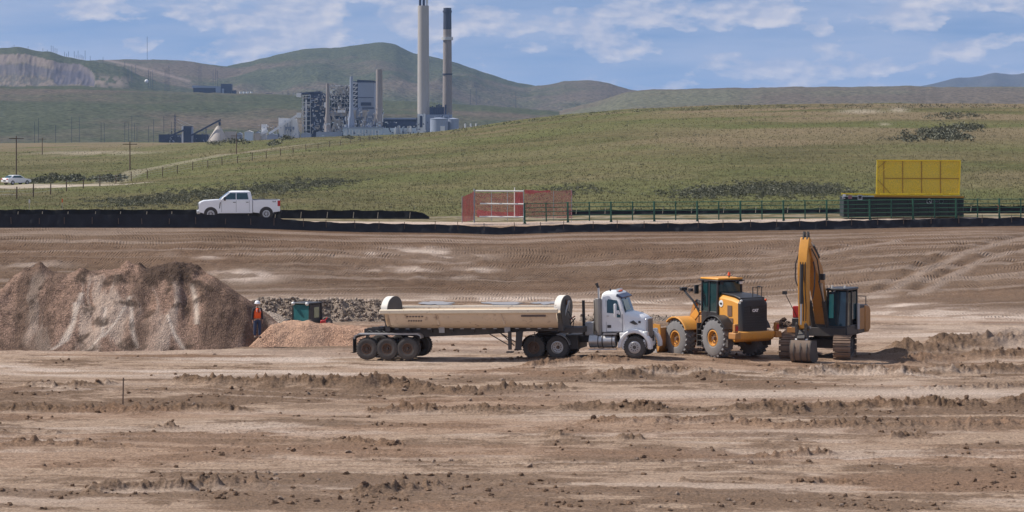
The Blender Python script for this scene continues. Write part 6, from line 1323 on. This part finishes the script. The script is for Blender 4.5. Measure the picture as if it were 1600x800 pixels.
b5 = plant('turbine_hall', 'long low pale turbine hall at the foot of the plant', 'power plant building', 570)
pbox(b5, 'hall', 536, 597, 200, 230, M_PLP, d=DP-30, dep=25); pbox(b5, 'hall_roof', 535, 598, 198, 200.6, M_PLG, d=DP-31, dep=27)
for k in range(12): u = rp.uniform(537, 594); pbox(b5, 'roof_vent', u, u+rp.uniform(.8, 3.5), rp.uniform(191, 197), 198.5, [M_PLW, M_PLG, M_PLT][k % 3], d=DP-26-k*.4, dep=4)
for k in range(11): pbox(b5, 'wall_bay', 540+k*5.1, 541.4+k*5.1, 203, 212, M_PLW, d=DP-31.6, dep=1)
pbox(b5, 'annex', 494, 534, 206, 230, M_PLG, d=DP-32, dep=20); pbox(b5, 'side_hall', 597, 652, 200, 230, M_PLP, d=DP-26, dep=22)
for k in range(12): u = rp.uniform(598, 650); pbox(b5, 'transformer', u, u+rp.uniform(.8, 5), rp.uniform(195, 204), 212, [M_PLW, M_PLG, M_PLP, M_PLS][k % 4], d=DP-30-k*.5, dep=4)
b6 = plant('precipitator_house', 'dark long precipitator building between the brown and tallest chimneys', 'power plant building', 625)
pbox(b6, 'upper_hall', 599, 651, 184.5, 200, M_PLB, d=DP+6, dep=30); pbox(b6, 'lower_hall', 606, 651, 190, 230, M_PLB, d=DP+2, dep=10); pbox(b6, 'ridge', 600, 650, 184, 186.4, M_PLG, d=DP+4, dep=6)
b7 = plant('scrubber_building', 'pale scrubber building around the two tall chimneys', 'power plant building', 685)
pbox(b7, 'white_wall', 652.5, 664.5, 178, 230, M_PLW, d=DP-60, dep=12); pbox(b7, 'duct_slot', 656, 660, 181, 199, M_PLB, d=DP-61, dep=2); pbox(b7, 'grey_hall', 664, 706, 179, 230, M_PLG, d=DP-48, dep=22)
for k in range(8): pbox(b7, 'roof_unit', 671+k*3.4, 673.6+k*3.4, 162+rp.uniform(0, 6), 180, M_PLB, d=DP-40, dep=8)
pbox(b7, 'pump_box', 688, 695, 197, 230, M_PLW, d=DP-90, dep=8); pbox(b7, 'roof_mass', 671, 692, 168, 180, M_PLB, d=DP-36, dep=8)
def tank(label, uc, w, yt, d):
    rt = plant('storage_tank', label, 'tank', uc, d); r = w/2*d/F; zt = at(uc, yt, d).z+9; MB().cyl((0, 0, 0), (0, 0, zt), r, n=28).build('shell', M_PLG, rt); MB().lathe([(r*1.02, zt-.3), (r*1.02, zt+.5), (r*.9, zt+.6), (.01, zt+1.8)], (0, 0, 0), 28, 'z').build('roof', M_PLG, rt)
tank('grey steel tank nearest the tallest chimney foot', 686, 28, 186, DP-80); tank('smaller grey steel tank at the right end of the plant', 708, 18, 186.5, DP-70)
for (u, lab) in ((727, 'left of three'), (735.5, 'middle of three'), (744, 'right of three')):
    rt = plant('vent_post', 'tiny white vent post right of the tanks, '+lab, 'vent', u, DP-20); MB().cyl((0, 0, 0), (0, 0, at(u, 193, DP-20).z+9), .9, n=8).build('post', M_PLW, rt)

b8 = plant('coal_transfer_house', 'white sheet metal transfer house under the sloping coal conveyor', 'power plant building', 452)
a = b8.location; m = MB(); q = [(435, 184), (463, 185.5), (470, 230), (436, 230)]
V_ = [at(u, y, DP-10)-a for u, y in q]; V_[2].z = V_[3].z = -1; m.add([*V_, *[p+Vector((0, 18, 0)) for p in V_]], [(0, 1, 2, 3), (7, 6, 5, 4), (0, 4, 5, 1), (1, 5, 6, 2), (2, 6, 7, 3), (3, 7, 4, 0)]); m.build('wall', M_PLW, b8)
for u in (445, 449, 453): pbox(b8, 'pipe', u, u+.8, 188, 226, M_PLG, d=DP-12, dep=1)
pbox(b8, 'louvre', 446, 460, 198, 203, M_PLG, d=DP-11, dep=1)
b9 = plant('conveyor', 'white inclined coal conveyor rising to the dark boiler house', 'conveyor', 444)
pbar(b9, 'gallery', [(420, 209), (468, 178)], 2.4, M_PLW, dy=-16); pbox(b9, 'head_house', 463.5, 470, 176, 184, M_PLW, d=DP-18, dep=8); pbox(b9, 'tail_house', 408.5, 416.5, 194, 230, M_PLW, d=DP-16, dep=8); pbar(b9, 'chute', [(404, 212), (418, 204)], 3.4, M_PLW, dy=-18)
for u, y in ((432, 202), (444, 194), (456, 187)): pbar(b9, 'trestle', [(u, y), (u, 228)], .9, M_PLS, dy=-15)
b10 = plant('crusher_tower', 'dark crusher house with white corner and low lattice mast', 'power plant building', 290)
pbox(b10, 'house', 286, 299, 197, 230, M_PLB, dep=14); pbox(b10, 'white_edge', 283.8, 286.4, 197, 230, M_PLW, d=DP-1, dep=10); pbox(b10, 'right_edge', 299, 301, 199, 230, M_PLG, d=DP-1, dep=8); pbox(b10, 'base_wall', 248, 326, 210, 230, M_PLB, d=DP+10, dep=12)
for u in (272.4, 274.4): pbox(b10, 'mast_leg', u-.25, u+.25, 178, 229, M_PLB, d=DP+4, dep=.8)
for k in range(9): pbar(b10, 'mast_brace', [(272.4, 180+k*5), (274.4, 184+k*5)], .5, M_PLB, dy=4)
b11 = plant('stacking_conveyor', 'dark inclined conveyor with trestle legs left of the pale dome', 'conveyor', 320)
pbar(b11, 'boom', [(296, 213), (345, 187)], 1.8, M_PLB, dy=-4); pbar(b11, 'lower_belt', [(250, 219), (288, 203)], 1.8, M_PLB, dy=-2); pbar(b11, 'head', [(343, 190), (343.5, 196)], 2.4, M_PLB, dy=-4)
for u, y in ((305, 209), (322, 200)): pbar(b11, 'leg', [(u, y), (u, 228)], .8, M_PLB, dy=-4)
for k, (p, q) in enumerate((((276, 186), (302, 197)), ((276, 190), (290, 198)))): pbar(b11, 'guy_cable', [p, q], .35, M_PLS, dy=2)
b12 = plant('storage_dome', 'pale cone shaped storage dome with a low annexe', 'dome', 341); r = 19*DP/F; zt = at(341, 196, DP).z+9
MB().lathe([(r*1.0, 0), (r*1.0, 6), (r*.16, zt-1.6), (.05, zt)], (0, 0, 0), 20, 'z').build('cone_roof', M_PLT, b12); pbox(b12, 'annexe', 351, 368, 205.5, 230, M_PLT, dep=10)
for (u0_, u1_, y, mt, lab) in [(370, 378, 209, M_PLG, 'small grey shed right of the pale dome'), (382, 395, 206, M_PLP, 'pale blue shed with a light gable'), (398, 407, 208, M_PLT, 'tan low shed left of the conveyor tail house'), (417, 434, 211, M_PLG, 'low grey shed under the coal conveyor'), (470, 486, 209, M_PLG, 'low grey shed at the boiler house foot')]:
    rt = plant('shed', lab, 'shed', (u0_+u1_)/2, DP-24); pbox(rt, 'wall', u0_, u1_, y, 230, mt, d=DP-24, dep=9)
    p = [(at(u, yy_, DP-24)-rt.location) for u, yy_ in ((u0_-.3, y+.1), ((u0_+u1_)/2, y-2.2), (u1_+.3, y+.1))]; MB().prism([(q.x, q.z) for q in p], p[0].y-.4, p[0].y+9.4).build('roof', M_PLW if mt is M_PLP else M_PLG, rt)

# pipework nobody could count, joined per building face
def clutter(root, name, u0, u1, y0_, y1_, n, mats, d, seed, ln=6.0):
    rr = random.Random(seed)
    for mi, mt in enumerate(mats):
        m = MB()
        for k in range(n//len(mats)):
            u = rr.uniform(u0, u1); y = rr.uniform(y0_, y1_); dd = d+rr.uniform(-3, 6); q = rr.random()
            if q < .35: e = (u+rr.uniform(1, ln), y)
            elif q < .75: e = (u, y+rr.uniform(1, ln))
            else: e = (u+rr.uniform(-ln, ln)*.6, y+rr.uniform(1, ln))
            m.bar(at(u, y, dd)-root.location, at(e[0], e[1], dd)-root.location, rr.uniform(.35, 1.3))
        o = m.build(name, mt, root); o['kind'] = 'stuff'
clutter(b1, 'pipework', 470, 507, 147, 206, 90, [M_PLS, M_PLT, M_PLG], DP-7, 1, 5)
clutter(b3, 'pipework', 515, 557, 133, 172, 170, [M_PLS, M_PLT, M_PLW, M_PLB], DP+4, 2, 5)
clutter(b4, 'pipework', 504, 600, 168, 212, 260, [M_PLT, M_PLB, M_PLW, M_PLG], DP-12, 3, 7)
clutter(b5, 'pipework', 500, 652, 190, 213, 150, [M_PLW, M_PLP, M_PLG, M_PLB], DP-36, 4, 4)
clutter(b7, 'pipework', 652, 708, 176, 206, 60, [M_PLG, M_PLW, M_PLB], DP-64, 5, 4)
clutter(b10, 'pipework', 262, 328, 203, 220, 60, [M_PLB, M_PLG], DP+2, 6, 5)
clutter(b8, 'pipework', 400, 470, 196, 218, 60, [M_PLW, M_PLG, M_PLB], DP-14, 7, 4)
# mine buildings on the crest of the lower slope
def far(name, label, cat, u, y, d): return thing(name, label, cat, at(u, y+2, d))
DM = 5560.0
f1 = far('mine_building', 'long dark mine building on the slope crest, leftmost', 'mine building', 322, 146, DM); pbox(f1, 'hall', 302, 337, 136.5, 147, M_PLB, d=DM, dep=30); pbox(f1, 'roof', 300, 337.5, 134.5, 137.4, M_PLG, d=DM-2, dep=34, slope=-1)
f2 = far('mine_building', 'taller dark mine building right of the long one', 'mine building', 353, 146, DM); pbox(f2, 'tower', 345, 361.5, 131, 147, M_PLB, d=DM-3, dep=24); pbox(f2, 'side', 337, 345, 135, 147, M_PLG, d=DM-2, dep=20); pbox(f2, 'bay', 346.5, 350, 138.5, 146, M_PLG, d=DM-5, dep=3)
f3 = far('silo', 'small black silo just right of the mine buildings', 'silo', 366, 146, DM); MB().cyl((0, 0, -2), (0, 0, 9), 4.6, n=14).build('shell', M_PLB, f3)
for k, u in enumerate((376, 381.5, 387, 393)):
    rt = far('white_tank', 'tiny white tank beside the mine, '+['first', 'second', 'third', 'fourth'][k]+' from the silo', 'tank', u, 146.5, DM); MB().cyl((0, 0, -2), (0, 0, 7), 2.9, n=14).build('shell', M_PLW, rt)
f4 = far('dark_hopper', 'small dark hopper on the hillside left of the boiler house', 'hopper', 420.5, 148.5, DM); MB().box((0, 0, 3), (13, 8, 6), taper=(1.0, 1)).build('bin', M_PLB, f4)
f5 = far('white_tank', 'single white dot of a tank above the mine spoil', 'tank', 229, 127, 6700); MB().ball((0, 0, 3), 5, 10, 7).build('shell', M_PLW, f5)

# distant power line poles, far too small for parts
pm = MB().cyl((0, 0, -4), (0, 0, 1), .0045, n=4).mesh('utility_pole', M_PLB)
rq = random.Random(21); FAR = []
for u in [19, 22, 44, 67, 74, 80, 83, 86, 89, 101, 104, 107, 116, 119, 122, 125, 128, 130, 133, 141, 161, 195, 212]: FAR.append((u, ip(u, [(0, 75), (60, 80), (100, 88), (130, 93.5), (165, 97), (190, 101), (215, 106)])+1, rq.uniform(6, 16) if 75 < u < 135 else rq.uniform(5, 9), 7380))
for u in [200, 206, 232, 235, 238, 258, 261, 264, 311, 314, 333, 337, 340]: FAR.append((u, 121+rq.uniform(-2, 4), rq.uniform(12, 18), 6900))
for u in [54, 60, 87, 112, 124, 158, 163, 195, 201, 206, 210, 214, 232, 240, 256, 268, 368, 378, 388, 398, 404, 412]: FAR.append((u, 221, rq.uniform(22, 40) if u < 300 else rq.uniform(12, 22), 3480))
for u in [442, 450, 458, 471, 486, 500, 735, 744, 806]: FAR.append((u, 150+rq.uniform(0, 4), rq.uniform(8, 14), 6400))
FAR.append((230, 93, 36, 8900))
for k, (u, y, h, d) in enumerate(FAR):
    b = at(u, y, d); o = bpy.data.objects.new('utility_pole', pm); COL.objects.link(o)
    hh = h*d/F; o.location = (b.x, b.y, b.z); w = 1.15*d/F/.0045*.30; o.scale = (w/1.0, w, hh)
    o.location = (b.x, b.y, b.z)
    lab, g = ('thin distant power line pole on the mine hill skyline', 'poles on the mine hill skyline') if d == 7380 else ('thin distant power line pole on the slope below the ridge road', 'poles below the ridge road') if d == 6900 else \
        ('thin distant power line pole on the plain around the coal yard', 'poles on the far plain') if d == 3480 else ('tall thin mast rising above the back ridge skyline', None) if d == 8900 else ('faint distant pole on the slope of the main hill', 'poles on the main hill')
    tag(o, lab, 'utility pole' if d != 8900 else 'mast', g)

# ------------------------------------------------------------------ puddles at the foot of the slope
def water_mat():
    m, t, b, L = newmat('sky_tinted_muddy_water'); n = cn(t, L, 3, 4); L(mixc(t, L, n.outputs[0], (.24, .245, .27), (.33, .31, .30)), b.inputs['Base Color'])  # bluish sky reflection is mixed into the mud colour
    b.inputs['Roughness'].default_value = .45; b.inputs['Specular IOR Level'].default_value = .4; bump(t, L, b, n.outputs[0], .01, .3); return m
M_WATER = water_mat()
for (uc, yc_, ru, ry) in [(682, 475, 26, 2.0), (790, 474.5, 34, 1.8), (852, 474, 24, 2.2)]:
    c = at(uc, yc_, F*H/(yc_-YH)); n = 30; m = MB(); P_ = []
    for r_ in (0, .35, .7, 1.0):
        for i in range(n):
            a = 2*math.pi*i/n; k = r_*(.55+.9*float(vn(i*.9, uc))); x = c.x+ru*c.y/F*math.cos(a)*k; y = c.y+ry*c.y*c.y/F/H*math.sin(a)*k; P_.append((x, y, gz(x, y)+.035))
    m.add(P_, [(q*n+i, q*n+(i+1) % n, (q+1)*n+(i+1) % n, (q+1)*n+i) for q in range(3) for i in range(n)]); o = m.build('puddle', M_WATER); o['kind'] = 'structure'

# ------------------------------------------------------------------ grass tufts and sagebrush on the prairie
def leaf_mat(name, a, b_):
    m, t, b, L = newmat(name); L(mixc(t, L, attr(t, 'tone'), a, b_), b.inputs['Base Color']); b.inputs['Roughness'].default_value = .9; b.inputs['Specular IOR Level'].default_value = .1; return m
M_GRASS = leaf_mat('prairie_grass', (.04, .045, .02), (.28, .23, .13)); M_SAGE = leaf_mat('sagebrush', (.055, .058, .042), (.25, .25, .185))
def ground_points(u, y):
    """screen-even sampling of the prairie: numpy version of gp for rows beyond the road"""
    D = np.exp(np.linspace(math.log(203.5), math.log(2300), 260)); out = np.zeros((len(u), 3)); ok = np.zeros(len(u), bool)
    for s0 in range(0, len(u), 4000):
        uu = u[s0:s0+4000]; X = (uu[:, None]-800)*D[None]/F; Z = prairie_z(X, np.broadcast_to(D[None], X.shape)); yy = YH+F*(H-Z)/D[None]
        hit = yy <= y[s0:s0+4000, None]; k = hit.argmax(1); good = hit.any(1) & (k > 0); r = np.arange(len(uu)); k = np.maximum(k, 1)
        a = (yy[r, k-1]-y[s0:s0+4000])/np.maximum(1e-6, yy[r, k-1]-yy[r, k]); d = D[k-1]+(D[k]-D[k-1])*np.clip(a, 0, 1); x = (uu-800)*d/F
        out[s0:s0+4000] = np.stack([x, d, prairie_z(x, d)], -1); ok[s0:s0+4000] = good
    return out, ok
def tufts(name, P, S, W_, mat, blades, seed, label, tone, cat=None):
    rg = np.random.default_rng(seed); n = len(P); B = blades; a = rg.random((n, B))*6.28
    base = P[:, None, :]+np.stack([np.cos(a)*W_[:, None]*rg.random((n, B)), np.sin(a)*W_[:, None]*rg.random((n, B)), 0*a-.03], -1)
    w = np.stack([np.cos(a+1.3), np.sin(a+1.3), 0*a], -1)*(W_*.32)[:, None, None]
    tip = base+np.stack([np.cos(a)*W_[:, None]*.4, np.sin(a)*W_[:, None]*.4, S[:, None]*(.6+.6*rg.random((n, B)))], -1)
    V = np.stack([base-w, base+w, tip], 2).reshape(-1, 3); Fq = np.arange(len(V)).reshape(-1, 3)
    o = npmesh(name, V, Fq, mat, None, {'tone': np.repeat(np.clip(np.repeat(tone, B)+.35*(rg.random(n*B)-.5), 0, 1), 3)}, smooth=False); o['kind'] = 'stuff'; tag(o, label); return o
def bushes(name, P, S, mat, seed, label, leaves=34):
    rg = np.random.default_rng(seed); n = len(P); L_ = leaves
    th = rg.random((n, L_))*6.28; ph = np.arccos(rg.random((n, L_))); r = S[:, None]*(.55+.5*rg.random((n, L_)))
    c = P[:, None, :]+np.stack([r*np.sin(ph)*np.cos(th)*1.15, r*np.sin(ph)*np.sin(th)*1.15, r*np.cos(ph)*.80], -1)
    d = rg.normal(size=(n, L_, 3, 3)); d /= np.linalg.norm(d, axis=-1, keepdims=True); V = (c[:, :, None, :]+d*(S*.27)[:, None, None, None]).reshape(-1, 3)
    Fq = np.arange(len(V)).reshape(-1, 3); o = npmesh(name, V, Fq, mat, None, {'tone': np.repeat(rg.random(n*L_)**1.5, 3)}, smooth=False); o['kind'] = 'stuff'; tag(o, label); return o
n = 72000; u = RNG.uniform(-160, 1760, n); y = 160+180*RNG.random(n)**.9; P, ok = ground_points(u, y); k = ok & (P[:, 1] < 1500)
u, P = u[k], P[k]; yl = YH+F*(H-P[:, 2])/P[:, 1]
nr = ~((yl > 286.5) & (yl < 294) & (u < 165)); u, P, yl = u[nr], P[nr], yl[nr]
sc_ = np.clip(P[:, 1]/330, .8, 2.4); tone = np.clip(.15+.55*fbm(P[:, 0]/25, P[:, 1]/40, 3, 201)+.35*(RNG.random(len(P))-.5)+.18*((u > 950) & (yl < 260)), 0, 1)
tufts('prairie_grass', P, (.10+.13*RNG.random(len(P)))*sc_**.5, .085*sc_**.8, M_GRASS, 3, 202, 'short dry and green grass tufts covering the prairie hillside', tone)
def sage_in(regions, n, smin, smax, seed, name, label):
    U_ = []; Y_ = []; rg = np.random.default_rng(seed); tot = sum(r[4] for r in regions)
    for (u0_, y0_, ru, ry, wt, slope) in regions:
        k = int(n*wt/tot); a = rg.normal(size=k)*.5; U_.append(u0_+ru*a*1.0); Y_.append(y0_+ry*rg.normal(size=k)*.5+slope*ru*a)
    u, y = np.concatenate(U_), np.concatenate(Y_); P, ok = ground_points(u, np.minimum(y, 333)); P = P[ok]; S = smin+(smax-smin)*rg.random(len(P))**2; return bushes(name, P, S, M_SAGE, seed, label)
sage_in([(260, 311, 110, 12, 3, -.10), (345, 303, 90, 13, 2.5, -.08), (440, 293, 80, 11, 3, -.10), (510, 286, 60, 6, 1.5, -.05), (195, 314, 50, 7, .6, 0)], 2300, .12, .36, 301, 'sagebrush_band', 'dark grey green sagebrush band behind the white pickup')
sage_in([(1110, 301, 80, 10, 2, -.02), (1200, 296, 90, 12, 3, 0), (1270, 298, 70, 10, 2, 0), (900, 296, 60, 8, .5, 0)], 2000, .12, .36, 302, 'sagebrush_band', 'dark sagebrush band on the hill left of the yellow mesh lid')
sage_in([(1465, 207, 32, 6, 2, 0), (1480, 215, 38, 5, 2, 0), (1510, 200, 30, 6, 1, 0), (1490, 182, 50, 6, .8, 0), (1420, 218, 40, 5, .4, 0)], 520, .3, 1.0, 303, 'sagebrush_clump', 'dark shrub clump high on the right side of the hill')
sage_in([(68, 283.5, 14, 3, 1, 0), (110, 281, 22, 4, 1.5, 0), (165, 281, 26, 4, 1.5, 0), (48, 286, 12, 1.5, .3, 0), (84, 277, 6, 2, .3, 0)], 210, .5, 1.1, 304, 'roadside_shrubs', 'dark bushes beside the far left road near the white car')
sage_in([(335, 224, 14, 4, 1, 0), (348, 220, 12, 3, 1, 0), (368, 222, 20, 3, 1, 0), (448, 217, 10, 4, 1, 0), (430, 226, 8, 2, .5, 0), (545, 216, 12, 2, .6, 0)], 120, .8, 2.0, 305, 'ridge_shrubs', 'dark bushes on the near ridge in front of the power plant')
n = 4200; rg = np.random.default_rng(9); u = rg.uniform(-60, 1660, n); y = 162+165*rg.random(n)**1.3; P, ok = ground_points(u, y); P, u = P[ok], u[ok]
k = fbm(P[:, 0]/30, P[:, 1]/60, 3, 210) > .46; P = P[k]
bushes('scattered_sagebrush', P, (.14+.30*rg.random(len(P))**2.5)*np.clip(P[:, 1]/400, .8, 2.2), M_SAGE, 306, 'small dark sagebrush dots scattered over the whole hillside', 14)
n = 700; u = rg.uniform(560, 1660, n); crest = ip(u, [(500, 216), (600, 214), (700, 205), (800, 190), (900, 178), (1000, 171), (1200, 165), (1600, 164)]); P, ok = ground_points(u, crest+rg.uniform(.3, 5, n)); P = P[ok]
bushes('crest_sagebrush', P, .25+.75*rg.random(len(P))**2, M_SAGE, 307, 'row of tiny dark shrubs along the crest of the hill', 14)

# ------------------------------------------------------------------ the air: one closed box of thin haze
hz = MB().bb((-9000, -60, -14), (9000, 21000, 420)).build('haze', bpy.data.materials.new('thin_haze'), smooth=0)
hm = hz.data.materials[0]; hm.use_nodes = True; t = hm.node_tree; t.nodes.clear()
o_ = t.nodes.new('ShaderNodeOutputMaterial'); v_ = t.nodes.new('ShaderNodeVolumePrincipled'); v_.inputs['Color'].default_value = (.42, .62, 1.0, 1); v_.inputs['Density'].default_value = 2.7e-5; v_.inputs['Anisotropy'].default_value = .0
t.links.new(v_.outputs[0], o_.inputs['Volume']); hz['kind'] = 'stuff'; hz['label'] = 'thin pale blue haze over the whole landscape'
